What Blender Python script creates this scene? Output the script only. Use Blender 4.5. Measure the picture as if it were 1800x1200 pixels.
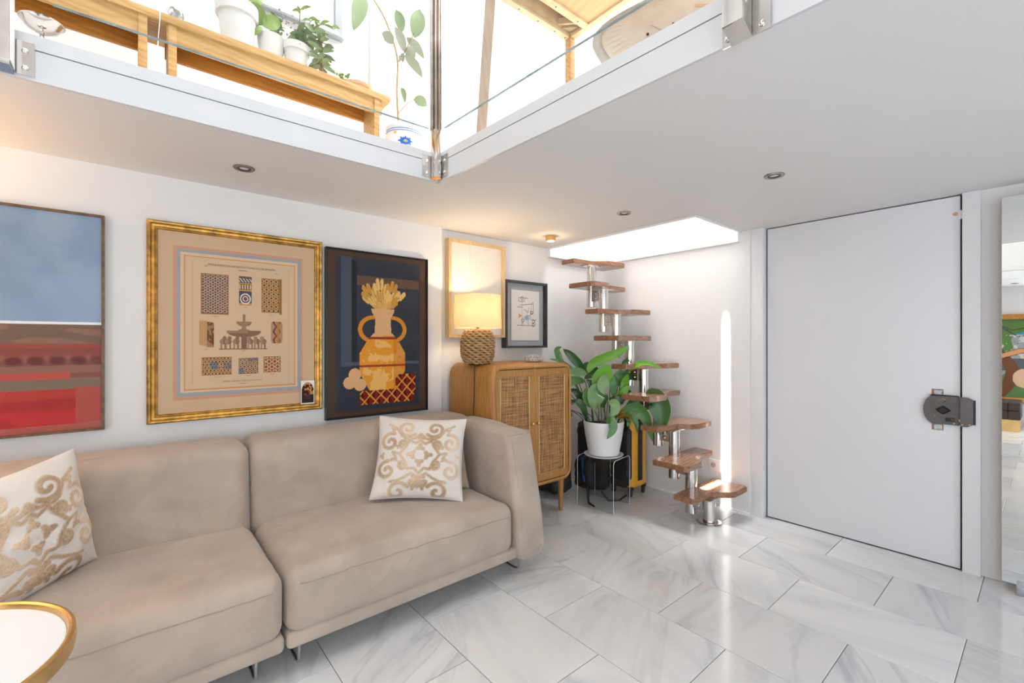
import bpy, bmesh, math, random
import numpy as np
from mathutils import Vector, Matrix, noise
random.seed(7); rng = np.random.default_rng(7)
for o in list(bpy.data.objects): bpy.data.objects.remove(o)
S = bpy.context.scene; COL = S.collection
PI = math.pi
# ------------------------------------------------------------------ camera
CAM = Vector((0, 0, 1.3)); FPX = 795.0; TH = math.radians(50.0)
cam = bpy.data.cameras.new('camera'); co = bpy.data.objects.new('camera', cam); COL.objects.link(co)
cam.sensor_width = 36; cam.lens = 36 * FPX / 1800; cam.clip_start = .02
co.location = CAM; co.rotation_euler = (PI / 2, 0, TH); S.camera = co
# ------------------------------------------------------------------ world, sun, large lights, exposure
S.view_settings.view_transform = 'Standard'; S.view_settings.look = 'None'
S.view_settings.exposure = 0.15; S.view_settings.gamma = 1; S.view_settings.use_curve_mapping = False
w = bpy.data.worlds.new('sky'); S.world = w; w.use_nodes = True
bg = w.node_tree.nodes['Background']; bg.inputs[0].default_value = (.80, .89, 1, 1); bg.inputs[1].default_value = 1.2
def area(name, loc, rot, sx, sy, power, col):
    l = bpy.data.lights.new(name, 'AREA'); l.shape = 'RECTANGLE'; l.size = sx; l.size_y = sy; l.energy = power; l.color = col
    o = bpy.data.objects.new(name, l); COL.objects.link(o); o.location = loc; o.rotation_euler = rot; return o
area('skylight_daylight', (-1.35, .4, 4.84), (0, 0, 0), 2.4, 5.0, 78, (1, .985, .96))
area('stairwell_fill', (-2.0, 3.15, 4.84), (0, 0, 0), 1.7, .7, 140, (1, .99, .97))  # fill light added to brighten the stair bay, no skylight opening here
area('window_daylight', (2.22, .3, 1.2), (0, PI / 2, 0), 1.9, 4.6, 38, (.88, .94, 1))
area('rear_window_daylight', (.9, -3.2, 1.15), (PI / 2, 0, 0), 1.9, 1.8, 44, (.9, .95, 1))
sun = bpy.data.lights.new('sun', 'SUN'); sun.energy = 75; sun.angle = math.radians(.55); sun.color = (1, .97, .9)
so = bpy.data.objects.new('sun', sun); COL.objects.link(so)
so.rotation_euler = Vector((0, .15, -1)).to_track_quat('-Z', 'Y').to_euler()
# ------------------------------------------------------------------ helpers
FWD = Vector((-math.sin(TH), math.cos(TH), 0)); RGT = Vector((math.cos(TH), math.sin(TH), 0))
def ray(u, v): return FWD + RGT * ((u - 900) / FPX) + Vector((0, 0, (600 - v) / FPX))
def atZ(u, v, d): return CAM + ray(u, v) * d                  # a point at depth d
def atx(u, v, x): r = ray(u, v); return CAM + r * (x / r.x)   # a point on the plane x
def aty(u, v, y): r = ray(u, v); return CAM + r * (y / r.y)
def lin(c):
    c = np.asarray(c, float) / 255.0
    return np.where(c <= .04045, c / 12.92, ((c + .055) / 1.055) ** 2.4)
def L(*c): return tuple(lin(c)) + (1,)
def new_mat(name):
    m = bpy.data.materials.new(name); m.use_nodes = True
    return m, m.node_tree, m.node_tree.nodes, m.node_tree.nodes['Principled BSDF']
def N(t, kind, **kw):
    n = t.nodes.new(kind)
    for k, v in kw.items():
        if k in n.inputs.keys(): n.inputs[k].default_value = v
        else: setattr(n, k, v)
    return n
def ramp(t, fac, stops):
    r = t.nodes.new('ShaderNodeValToRGB'); e = r.color_ramp.elements
    e[0].position, e[0].color = stops[0]; e[1].position, e[1].color = stops[-1]
    for p, c in stops[1:-1]: x = e.new(p); x.color = c
    t.links.new(fac, r.inputs[0]); return r
def simple(name, col, rough=.5, metal=0, nscale=0, namt=.06, bump=0, bscale=200, spec=.5, trans=0, coat=0, sheen=0):
    m, t, ns, b = new_mat(name)
    b.inputs['Roughness'].default_value = rough; b.inputs['Metallic'].default_value = metal
    b.inputs['Base Color'].default_value = col; b.inputs['Specular IOR Level'].default_value = spec
    b.inputs['Transmission Weight'].default_value = trans; b.inputs['Coat Weight'].default_value = coat
    b.inputs['Sheen Weight'].default_value = sheen
    tc = N(t, 'ShaderNodeTexCoord')
    if nscale:
        nz = N(t, 'ShaderNodeTexNoise', Scale=nscale, Detail=5.0); t.links.new(tc.outputs['Object'], nz.inputs[0])
        lo = tuple(max(0, c * (1 - namt)) for c in col[:3]) + (1,); hi = tuple(min(1, c * (1 + namt)) for c in col[:3]) + (1,)
        r = ramp(t, nz.outputs[0], [(.3, lo), (.7, hi)]); t.links.new(r.outputs[0], b.inputs['Base Color'])
    if bump:
        nb = N(t, 'ShaderNodeTexNoise', Scale=bscale, Detail=4.0); t.links.new(tc.outputs['Object'], nb.inputs[0])
        bp = N(t, 'ShaderNodeBump', Strength=bump, Distance=.01); t.links.new(nb.outputs[0], bp.inputs['Height']); t.links.new(bp.outputs[0], b.inputs['Normal'])
    return m
def wood(name, c1, c2, scale=6, stretch=(1, 8, 8), rough=.45, spec=.4, coat=0):
    m, t, ns, b = new_mat(name)
    b.inputs['Roughness'].default_value = rough; b.inputs['Specular IOR Level'].default_value = spec; b.inputs['Coat Weight'].default_value = coat
    tc = N(t, 'ShaderNodeTexCoord'); mp = N(t, 'ShaderNodeMapping'); mp.inputs['Scale'].default_value = stretch
    t.links.new(tc.outputs['Object'], mp.inputs[0])
    nz = N(t, 'ShaderNodeTexNoise', Scale=scale, Detail=6.0, Distortion=.8); t.links.new(mp.outputs[0], nz.inputs[0])
    wv = N(t, 'ShaderNodeTexWave', Scale=scale * .5, Distortion=3.5, Detail=3.0); wv.bands_direction = 'DIAGONAL'; t.links.new(mp.outputs[0], wv.inputs[0])
    mx = N(t, 'ShaderNodeMath', operation='MULTIPLY_ADD'); t.links.new(wv.outputs[0], mx.inputs[0]); mx.inputs[1].default_value = .16; t.links.new(nz.outputs[0], mx.inputs[2])
    r = ramp(t, mx.outputs[0], [(.33, c1), (.80, c2)]); t.links.new(r.outputs[0], b.inputs['Base Color'])
    bp = N(t, 'ShaderNodeBump', Strength=.12, Distance=.003); t.links.new(mx.outputs[0], bp.inputs['Height']); t.links.new(bp.outputs[0], b.inputs['Normal'])
    return m
def colmat(name, rough=.6, spec=.3, bump=0, bscale=400):
    m, t, ns, b = new_mat(name)
    a = N(t, 'ShaderNodeAttribute', attribute_name='Col'); t.links.new(a.outputs['Color'], b.inputs['Base Color'])
    b.inputs['Roughness'].default_value = rough; b.inputs['Specular IOR Level'].default_value = spec
    if bump:
        tc = N(t, 'ShaderNodeTexCoord'); nb = N(t, 'ShaderNodeTexNoise', Scale=bscale, Detail=3.0); t.links.new(tc.outputs['Object'], nb.inputs[0])
        bp = N(t, 'ShaderNodeBump', Strength=bump, Distance=.004); t.links.new(nb.outputs[0], bp.inputs['Height']); t.links.new(bp.outputs[0], b.inputs['Normal'])
    return m
def paneglass(name, tint=(1, 1, 1, 1), ior=1.5):
    m = bpy.data.materials.new(name); m.use_nodes = True; t = m.node_tree; t.nodes.clear()
    out = N(t, 'ShaderNodeOutputMaterial'); tr = N(t, 'ShaderNodeBsdfTransparent'); tr.inputs[0].default_value = tint
    gl = N(t, 'ShaderNodeBsdfGlossy'); gl.inputs['Roughness'].default_value = .01
    fr = N(t, 'ShaderNodeFresnel', IOR=ior); mx = N(t, 'ShaderNodeMixShader')
    ge = N(t, 'ShaderNodeNewGeometry'); iv = N(t, 'ShaderNodeMath', operation='SUBTRACT'); iv.inputs[0].default_value = 1; t.links.new(ge.outputs['Backfacing'], iv.inputs[1])
    ml = N(t, 'ShaderNodeMath', operation='MULTIPLY'); t.links.new(fr.outputs[0], ml.inputs[0]); t.links.new(iv.outputs[0], ml.inputs[1]); t.links.new(ml.outputs[0], mx.inputs[0]); t.links.new(tr.outputs[0], mx.inputs[1]); t.links.new(gl.outputs[0], mx.inputs[2]); t.links.new(mx.outputs[0], out.inputs[0])
    return m
def emis(name, col, s):
    m = bpy.data.materials.new(name); m.use_nodes = True; t = m.node_tree; t.nodes.clear()
    out = N(t, 'ShaderNodeOutputMaterial'); e = N(t, 'ShaderNodeEmission'); e.inputs[0].default_value = col; e.inputs[1].default_value = s
    t.links.new(e.outputs[0], out.inputs[0]); return m
class MB:
    def __init__(s): s.v = []; s.f = []
    def add(s, vs, fs):
        k = len(s.v); s.v += [tuple(v) for v in vs]; s.f += [tuple(i + k for i in f) for f in fs]; return s
    def box(s, x0, x1, y0, y1, z0, z1):
        x0, x1 = min(x0, x1), max(x0, x1); y0, y1 = min(y0, y1), max(y0, y1); z0, z1 = min(z0, z1), max(z0, z1)
        return s.add([(x0, y0, z0), (x1, y0, z0), (x1, y1, z0), (x0, y1, z0), (x0, y0, z1), (x1, y0, z1), (x1, y1, z1), (x0, y1, z1)],
                     [(0, 3, 2, 1), (4, 5, 6, 7), (0, 1, 5, 4), (1, 2, 6, 5), (2, 3, 7, 6), (3, 0, 4, 7)])
    def bbox(s, x0, x1, y0, y1, z0, z1, b=.004, seg=2):
        bm = bmesh.new(); bmesh.ops.create_cube(bm, size=1)
        for v in bm.verts: v.co = Vector(((x0 + x1) / 2 + v.co.x * abs(x1 - x0), (y0 + y1) / 2 + v.co.y * abs(y1 - y0), (z0 + z1) / 2 + v.co.z * abs(z1 - z0)))
        bmesh.ops.bevel(bm, geom=bm.edges[:], offset=b, segments=seg, profile=.6, affect='EDGES')
        return s.frombm(bm)
    def frombm(s, bm):
        bm.verts.index_update(); s.add([v.co.copy() for v in bm.verts], [[v.index for v in f.verts] for f in bm.faces]); bm.free(); return s
    def beam(s, p, q, wdt, h, up=Vector((0, 0, 1))):
        p = Vector(p); q = Vector(q); d = (q - p).normalized(); sd = d.cross(up)
        if sd.length < 1e-4: sd = d.cross(Vector((1, 0, 0)))
        sd.normalize(); u2 = sd.cross(d)
        vs = [e + sd * a * wdt / 2 + u2 * b * h / 2 for e in (p, q) for a, b in ((-1, -1), (1, -1), (1, 1), (-1, 1))]
        return s.add(vs, [(0, 1, 2, 3), (7, 6, 5, 4), (0, 4, 5, 1), (1, 5, 6, 2), (2, 6, 7, 3), (3, 7, 4, 0)])
    def prism(s, poly, z0, z1):
        n = len(poly); a = sum(poly[i][0] * poly[(i + 1) % n][1] - poly[(i + 1) % n][0] * poly[i][1] for i in range(n))
        if a < 0: poly = poly[::-1]
        vs = [(x, y, z0) for x, y in poly] + [(x, y, z1) for x, y in poly]
        return s.add(vs, [tuple(range(n))[::-1], tuple(range(n, 2 * n))] + [(i, (i + 1) % n, n + (i + 1) % n, n + i) for i in range(n)])
    def tube(s, pts, r, n=8, caps=True, closed=False):
        pts = [Vector(p) for p in pts]; m = len(pts); R = r if isinstance(r, (list, tuple)) else [r] * m
        rings = []; up = None
        for i, p in enumerate(pts):
            if closed: d = pts[(i + 1) % m] - pts[i - 1]
            else: d = pts[min(i + 1, m - 1)] - pts[max(i - 1, 0)]
            d.normalize()
            if up is None:
                up = Vector((0, 0, 1)) if abs(d.z) < .9 else Vector((1, 0, 0))
            a = d.cross(up).normalized(); b = a.cross(d).normalized(); up = b
            rings.append([p + (a * math.cos(2 * PI * k / n) + b * math.sin(2 * PI * k / n)) * R[i] for k in range(n)])
        vs = [v for rg in rings for v in rg]; fs = []
        for i in range(m if closed else m - 1):
            j = (i + 1) % m
            for k in range(n): fs.append((i * n + k, j * n + k, j * n + (k + 1) % n, i * n + (k + 1) % n))
        if caps and not closed: fs += [tuple(range(n)), tuple(range((m - 1) * n, m * n))[::-1]]
        return s.add(vs, fs)
    def lathe(s, prof, c, n=32, axis=None, caps=True):
        c = Vector(c); A = Vector(axis).normalized() if axis else Vector((0, 0, 1))
        a = A.cross(Vector((1, 0, 0)) if abs(A.x) < .9 else Vector((0, 1, 0))).normalized(); b = A.cross(a)
        vs = []
        for r, h in prof:
            for k in range(n): t = 2 * PI * k / n; vs.append(c + A * h + (a * math.cos(t) + b * math.sin(t)) * r)
        fs = []
        for i in range(len(prof) - 1):
            for k in range(n): fs.append((i * n + k, i * n + (k + 1) % n, (i + 1) * n + (k + 1) % n, (i + 1) * n + k))
        if caps:
            if prof[0][0] > 1e-4: fs.append(tuple(range(n))[::-1])
            if prof[-1][0] > 1e-4: fs.append(tuple(range((len(prof) - 1) * n, len(prof) * n)))
        return s.add(vs, fs)
    def cyl(s, p, q, r, n=20): return s.lathe([(r, 0), (r, (Vector(q) - Vector(p)).length)], p, n, Vector(q) - Vector(p))
ORG = {}
def obj(name, mb, mat, parent=None, smooth=True, auto=35):
    o0 = ORG.get(parent.name, Vector((0, 0, 0))) if parent else Vector((0, 0, 0))
    me = bpy.data.meshes.new(name)
    me.from_pydata([(v[0] - o0.x, v[1] - o0.y, v[2] - o0.z) for v in mb.v], [], mb.f); me.validate()
    bm = bmesh.new(); bm.from_mesh(me); bmesh.ops.recalc_face_normals(bm, faces=bm.faces[:])
    if smooth:
        for f in bm.faces: f.smooth = True
        lim = math.radians(auto)
        for e in bm.edges:
            if len(e.link_faces) == 2 and e.calc_face_angle(0) > lim: e.smooth = False
    bm.to_mesh(me); bm.free()
    me.materials.append(mat)
    o = bpy.data.objects.new(name, me); COL.objects.link(o)
    if parent: o.parent = parent
    ORG[o.name] = o0
    return o
def tag(o, label=None, cat=None, group=None, kind=None):
    if label: o['label'] = label
    if cat: o['category'] = cat
    if group: o['group'] = group
    if kind: o['kind'] = kind
    return o
def thing(name, label, cat, loc, group=None):
    o = bpy.data.objects.new(name, None); COL.objects.link(o); o.location = loc; o.empty_display_size = .05
    ORG[o.name] = Vector(loc); return tag(o, label, cat, group)
def struct(name, mb, mat, **k): return tag(obj(name, mb, mat, **k), kind='structure')
def colorize(o, rgb):
    a = o.data.color_attributes.new('Col', 'FLOAT_COLOR', 'POINT')
    a.data.foreach_set('color', np.concatenate([lin(rgb), np.ones((len(rgb), 1))], 1).astype(np.float32).ravel())
def text_part(name, txt, size, loc, rot, mat, parent, ext=.0004, align='CENTER'):
    c = bpy.data.curves.new(name, 'FONT'); c.body = txt; c.size = size; c.extrude = ext; c.align_x = align; c.resolution_u = 2
    t = bpy.data.objects.new('tmp', c); COL.objects.link(t); t.matrix_world = Matrix.Translation(loc) @ rot.to_4x4()
    bpy.context.view_layer.update(); me = bpy.data.meshes.new_from_object(t.evaluated_get(bpy.context.evaluated_depsgraph_get()))
    mw = t.matrix_world.copy(); bpy.data.objects.remove(t); o0 = ORG.get(parent.name, Vector((0, 0, 0)))
    for v in me.vertices: v.co = mw @ v.co - o0
    me.name = name; me.materials.clear(); me.materials.append(mat); o = bpy.data.objects.new(name, me); COL.objects.link(o); o.parent = parent; return o
ROT_L = Matrix(((0, 0, 1), (1, 0, 0), (0, 1, 0)))    # text lying on the left wall: its x runs along +Y, its up along +Z, it faces +X
# ------------------------------------------------------------------ materials
M = {}
M['wall'] = simple('wall_paint', (.80, .785, .775, 1), .75, nscale=3, namt=.012, bump=.03, bscale=60, spec=.25)
M['ceil'] = simple('ceiling_paint', (.80, .785, .775, 1), .8, nscale=2, namt=.012, spec=.2)
M['upper'] = simple('upper_wall_paint', (.86, .86, .86, 1), .8, nscale=2, namt=.01, spec=.2)
M['door'] = simple('door_paint', (.78, .78, .80, 1), .45, nscale=2, namt=.012, bump=.02, bscale=30)
M['fascia'] = simple('grey_white_paint', (.66, .67, .69, 1), .4, nscale=5, namt=.02)
M['trim'] = simple('white_gloss_paint', (.80, .80, .81, 1), .35, nscale=5, namt=.02)
M['dark'] = simple('painted_gap_shade', (.03, .027, .025, 1), .9)
M['grout'] = simple('grout', (.30, .28, .25, 1), .9, nscale=30)
M['steel'] = simple('polished_steel', (.72, .70, .68, 1), .13, 1, nscale=14, namt=.06)
M['chrome'] = simple('brushed_chrome', (.66, .64, .62, 1), .2, 1, nscale=20, namt=.08)
M['post'] = simple('dull_steel', (.42, .37, .33, 1), .22, 1, nscale=12, namt=.3)
M['greymetal'] = simple('grey_metal', (.13, .12, .12, 1), .4, .3, nscale=9)
M['brass'] = simple('satin_brass', (.72, .46, .19, 1), .3, 1, nscale=10, namt=.1)
M['goldfr'] = simple('aged_gilt', (.50, .28, .07, 1), .38, .85, nscale=26, namt=.45, bump=.1, bscale=90)
M['black'] = simple('black_lacquer', (.012, .012, .014, 1), .35, nscale=10)
M['rubber'] = simple('black_plastic', (.02, .02, .022, 1), .5, nscale=20)
M['nylon'] = simple('black_nylon', (.022, .022, .026, 1), .6, nscale=40, namt=.3, bump=.25, bscale=60)
M['sofa'] = simple('beige_suede', (.44, .355, .29, 1), .92, nscale=4.5, namt=.13, bump=.10, bscale=90, spec=.15, sheen=.35)  # colour noise paints in the mottled sheen of the suede
t_ = M['sofa'].node_tree; b_ = t_.nodes['Principled BSDF']; tc_n = N(t_, 'ShaderNodeTexCoord'); n_ = N(t_, 'ShaderNodeTexNoise', Scale=5.0, Detail=1.5, Roughness=.4, Distortion=.5); t_.links.new(tc_n.outputs['Object'], n_.inputs[0])
r_ = ramp(t_, n_.outputs[0], [(.40, (0, 0, 0, 1)), (.50, (1, 1, 1, 1)), (.62, (.2, .2, .2, 1))]); bmp_ = N(t_, 'ShaderNodeBump', Strength=.16, Distance=.02); t_.links.new(r_.outputs[0], bmp_.inputs['Height'])
bmp_.inputs['Height'].default_value = 0; t_.links.new(b_.inputs['Normal'].links[0].from_socket, bmp_.inputs['Normal']); t_.links.new(bmp_.outputs[0], b_.inputs['Normal'])
M['seam'] = simple('sofa_seam', (.36, .29, .235, 1), .9, nscale=30, spec=.15)
M['oak'] = wood('honey_oak', (.37, .165, .045, 1), (.52, .26, .075, 1), 5, (9, 9, .8), .42)
M['pine'] = wood('pine', (.52, .27, .09, 1), (.72, .44, .18, 1), 5, (9, 1, 9), .5)
M['pinedk'] = wood('amber_and_shaded_pine', (.40, .15, .025, 1), (.60, .27, .05, 1), 5, (9, 1, 9), .5)
M['ply'] = wood('birch_ply', (.60, .37, .17, 1), (.72, .48, .25, 1), 4, (1, 6, 6), .55)
M['rail'] = wood('pale_pine', (.66, .45, .25, 1), (.78, .58, .35, 1), 4, (3, 3, 1), .55)
M['tread'] = wood('varnished_beech', (.20, .090, .045, 1), (.36, .18, .10, 1), 6, (7, 1.2, 7), .22, .5, .3)
M['paleoak'] = wood('pale_oak', (.62, .42, .20, 1), (.76, .56, .32, 1), 5, (8, 8, 1), .5)
M['brownfr'] = wood('walnut_strip', (.10, .05, .025, 1), (.20, .11, .05, 1), 6, (4, 4, 4), .4)
M['paper'] = simple('paper', (.80, .76, .71, 1), .85, nscale=12, namt=.03)
M['ink'] = simple('ink', (.16, .12, .09, 1), .8)
M['pot'] = simple('white_ceramic', (.80, .79, .79, 1), .38, nscale=5, namt=.02)
M['white'] = simple('white_table_top', (.82, .83, .85, 1), .35, nscale=5, namt=.01)
M['soil'] = simple('soil', (.05, .03, .02, 1), .95, nscale=60, namt=.5, bump=.6, bscale=80)
M['pane'] = paneglass('picture_glass', (1, 1, 1, 1), 1.25)
M['glass'] = paneglass('balustrade_glass', (.97, .99, .985, 1), 1.4)
M['gedge'] = simple('glass_edge', (.20, .28, .31, 1), .1, 0, nscale=12, namt=.4)
M['acryl'] = paneglass('acrylic', (.88, .89, .89, 1), 1.45)
M['acryledge'] = simple('acrylic_edge', (.75, .77, .77, 1), .1)
M['print'] = colmat('print_matte', .55, .25); M['printgloss'] = colmat('print_satin', .45, .15)
M['cloth'] = colmat('chenille_cloth', .9, .1, .35, 260)
M['beige'] = simple('beige_linen', (.40, .31, .23, 1), .9, nscale=20, namt=.1, bump=.2, bscale=120)
M['yellow'] = simple('yellow_shell', (.85, .42, .03, 1), .35, nscale=6, namt=.1)
M['blue'] = simple('blue_strap', (.03, .14, .35, 1), .6)
M['cream'] = simple('cream_quilt', (.72, .63, .54, 1), .85, nscale=14, namt=.06, bump=.2, bscale=60)
M['greyfab'] = simple('grey_beige_fabric', (.60, .56, .52, 1), .9, nscale=20, namt=.06)
M['terracotta'] = simple('pale_terracotta', (.70, .47, .30, 1), .7, nscale=10)
M['silver'] = simple('silver_frame', (.42, .44, .47, 1), .35, .6, nscale=8)
M['stem'] = simple('plant_stem', (.28, .18, .09, 1), .7, nscale=40, namt=.3)
M['socket'] = simple('socket_plastic', (.80, .79, .77, 1), .4)
def leafmat(name, c1, c2, rough=.35):
    m, t, ns, b = new_mat(name); b.inputs['Roughness'].default_value = rough
    oi = N(t, 'ShaderNodeObjectInfo'); tc = N(t, 'ShaderNodeTexCoord'); nz = N(t, 'ShaderNodeTexNoise', Scale=14.0, Detail=3.0); t.links.new(tc.outputs['Object'], nz.inputs[0])
    ad = N(t, 'ShaderNodeMath', operation='MULTIPLY_ADD'); t.links.new(nz.outputs[0], ad.inputs[0]); ad.inputs[1].default_value = .5
    ml = N(t, 'ShaderNodeMath', operation='MULTIPLY'); t.links.new(oi.outputs['Random'], ml.inputs[0]); ml.inputs[1].default_value = .5; t.links.new(ml.outputs[0], ad.inputs[2])
    r = ramp(t, ad.outputs[0], [(.15, c1), (.85, c2)]); t.links.new(r.outputs[0], b.inputs['Base Color'])
    b.inputs['Subsurface Weight'].default_value = 0
    return m
M['leafdk'] = leafmat('deep_leaf', (.018, .055, .018, 1), (.04, .12, .025, 1), .28)
M['leafmd'] = leafmat('mid_leaf', (.05, .14, .04, 1), (.10, .24, .06, 1), .3)
M['leafbr'] = leafmat('bright_leaf', (.09, .28, .01, 1), (.15, .38, .02, 1), .35)
M['leaflt'] = leafmat('pale_leaf', (.11, .22, .08, 1), (.20, .33, .13, 1), .3)
M['sage'] = leafmat('sage_leaf', (.22, .30, .16, 1), (.36, .45, .25, 1), .6)
M['rubberleaf'] = leafmat('rubber_plant_leaf', (.36, .38, .28, 1), (.50, .50, .40, 1), .5)
M['hoya'] = leafmat('waxy_leaf', (.22, .34, .08, 1), (.36, .48, .16, 1), .45)
# marble: one material, each tile shifted by its own random value
def marble():
    m, t, ns, b = new_mat('white_marble')
    tc = N(t, 'ShaderNodeTexCoord'); oi = N(t, 'ShaderNodeObjectInfo')
    sc = N(t, 'ShaderNodeVectorMath', operation='SCALE'); sc.inputs[0].default_value = (37, 53, 19); t.links.new(oi.outputs['Random'], sc.inputs['Scale'])
    rz = N(t, 'ShaderNodeMath', operation='MULTIPLY'); rz.inputs[1].default_value = 6.28; t.links.new(oi.outputs['Random'], rz.inputs[0])
    rot = N(t, 'ShaderNodeVectorRotate', rotation_type='Z_AXIS'); t.links.new(tc.outputs['Object'], rot.inputs['Vector']); t.links.new(rz.outputs[0], rot.inputs['Angle'])
    ad = N(t, 'ShaderNodeVectorMath', operation='ADD'); t.links.new(rot.outputs[0], ad.inputs[0]); t.links.new(sc.outputs[0], ad.inputs[1])
    mp = N(t, 'ShaderNodeMapping'); mp.inputs['Scale'].default_value = (1, 4.5, 1); t.links.new(ad.outputs[0], mp.inputs[0])
    n1 = N(t, 'ShaderNodeTexNoise', Scale=1.25, Detail=8.0, Roughness=.55, Distortion=.55); t.links.new(mp.outputs[0], n1.inputs[0])
    r1 = ramp(t, n1.outputs[0], [(.26, (.46, .48, .52, 1)), (.38, (.66, .67, .69, 1)), (.52, (.735, .735, .74, 1)), (.75, (.765, .76, .75, 1))])
    n2 = N(t, 'ShaderNodeTexNoise', Scale=.8, Detail=5.0, Roughness=.5, Distortion=.7); t.links.new(mp.outputs[0], n2.inputs[0])
    r2 = ramp(t, n2.outputs[0], [(.47, (1, 1, 1, 1)), (.495, (.84, .84, .86, 1)), (.505, (.85, .85, .865, 1)), (.54, (1, 1, 1, 1))])
    n4 = N(t, 'ShaderNodeTexNoise', Scale=.8, Detail=2.0); t.links.new(ad.outputs[0], n4.inputs[0])
    mask = ramp(t, n4.outputs[0], [(.45, (0, 0, 0, 1)), (.6, (1, 1, 1, 1))])
    x1 = N(t, 'ShaderNodeMixRGB', blend_type='MULTIPLY'); t.links.new(mask.outputs[0], x1.inputs[0]); t.links.new(r1.outputs[0], x1.inputs[1]); t.links.new(r2.outputs[0], x1.inputs[2])
    n3 = N(t, 'ShaderNodeTexNoise', Scale=2.3, Detail=7.0, Distortion=1.2); t.links.new(ad.outputs[0], n3.inputs[0])
    r3 = ramp(t, n3.outputs[0], [(.64, (1, 1, 1, 1)), (.76, (.93, .86, .76, 1))])
    x2 = N(t, 'ShaderNodeMixRGB', blend_type='MULTIPLY'); x2.inputs[0].default_value = .7; t.links.new(x1.outputs[0], x2.inputs[1]); t.links.new(r3.outputs[0], x2.inputs[2])
    tone = N(t, 'ShaderNodeMapRange'); t.links.new(oi.outputs['Random'], tone.inputs[0]); tone.inputs[3].default_value = .90; tone.inputs[4].default_value = 1.04
    x3 = N(t, 'ShaderNodeVectorMath', operation='SCALE'); t.links.new(x2.outputs[0], x3.inputs[0]); t.links.new(tone.outputs[0], x3.inputs['Scale'])
    t.links.new(x3.outputs[0], b.inputs['Base Color'])
    rr = N(t, 'ShaderNodeMapRange'); t.links.new(n1.outputs[0], rr.inputs[0]); rr.inputs[3].default_value = .16; rr.inputs[4].default_value = .08
    t.links.new(rr.outputs[0], b.inputs['Roughness']); return m
M['marble'] = marble()
def cane():
    m, t, ns, b = new_mat('woven_cane'); b.inputs['Roughness'].default_value = .6
    tc = N(t, 'ShaderNodeTexCoord')
    def st(sc, mpx):
        mp = N(t, 'ShaderNodeMapping'); mp.inputs['Scale'].default_value = mpx; t.links.new(tc.outputs['Object'], mp.inputs[0])
        nz_ = N(t, 'ShaderNodeTexNoise', Scale=sc, Detail=3.0); t.links.new(mp.outputs[0], nz_.inputs[0]); return nz_
    h_ = st(60.0, (1, .12, 2.2)); v_ = st(60.0, (1, 2.2, .12))
    mx = N(t, 'ShaderNodeMath', operation='ADD'); t.links.new(h_.outputs[0], mx.inputs[0]); t.links.new(v_.outputs[0], mx.inputs[1])
    hf = N(t, 'ShaderNodeMath', operation='MULTIPLY'); hf.inputs[1].default_value = .5; t.links.new(mx.outputs[0], hf.inputs[0])
    r = ramp(t, hf.outputs[0], [(.36, (.16, .065, .022, 1)), (.50, (.37, .18, .06, 1)), (.64, (.54, .31, .12, 1))]); t.links.new(r.outputs[0], b.inputs['Base Color'])
    bp = N(t, 'ShaderNodeBump', Strength=.5, Distance=.002); t.links.new(hf.outputs[0], bp.inputs['Height']); t.links.new(bp.outputs[0], b.inputs['Normal']); return m
M['cane'] = cane()
m, t, ns, b = new_mat('lamp_shade_linen'); M['shade'] = m
b.inputs['Base Color'].default_value = (.9, .82, .66, 1); b.inputs['Roughness'].default_value = .9
tl = N(t, 'ShaderNodeBsdfTranslucent'); tl.inputs[0].default_value = (.95, .86, .64, 1); mx = N(t, 'ShaderNodeMixShader'); mx.inputs[0].default_value = .6
t.links.new(b.outputs[0], mx.inputs[1]); t.links.new(tl.outputs[0], mx.inputs[2]); t.links.new(mx.outputs[0], ns['Material Output'].inputs[0])
m, t, ns, b = new_mat('mirror_silver'); M['mirror'] = m
b.inputs['Metallic'].default_value = 1; b.inputs['Roughness'].default_value = 0.0; b.inputs['Base Color'].default_value = (.90, .92, .92, 1)

# ------------------------------------------------------------------ room shell
CZ = 2.1385; UZ = 2.245; TOP = 4.95
XL = -2.90; XL2 = -2.93; XR = 2.35; YF = -3.35; YB = 3.61; YS = 3.545
fl = struct('floor', MB().box(XL2 - .1, XR + .1, YF - .1, YB + .15, -.10, -.0035), M['grout'])
tw, thh, gap = .648, .4365, .0016; tmesh = {}
def tile(x0, x1, y0, y1):
    key = (round(x1 - x0, 3), round(y1 - y0, 3)); cx, cy = (x0 + x1) / 2, (y0 + y1) / 2
    if key not in tmesh:
        a, c = (x1 - x0) / 2 - gap, (y1 - y0) / 2 - gap; e = .0014
        vs = [(sx * a, sy * c, -.004) for sx, sy in ((-1, -1), (1, -1), (1, 1), (-1, 1))] + [(sx * a, sy * c, -e) for sx, sy in ((-1, -1), (1, -1), (1, 1), (-1, 1))] + [(sx * (a - e), sy * (c - e), 0) for sx, sy in ((-1, -1), (1, -1), (1, 1), (-1, 1))]
        fs = [(8, 9, 10, 11)] + [(i, (i + 1) % 4, 4 + (i + 1) % 4, 4 + i) for i in range(4)] + [(4 + i, 4 + (i + 1) % 4, 8 + (i + 1) % 4, 8 + i) for i in range(4)]
        me = bpy.data.meshes.new('tile'); me.from_pydata(vs, [], fs); me.materials.append(M['marble']); tmesh[key] = me
    o = bpy.data.objects.new('tile', tmesh[key]); COL.objects.link(o); o.location = (cx, cy, 0); o.parent = fl
k = -11
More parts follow.
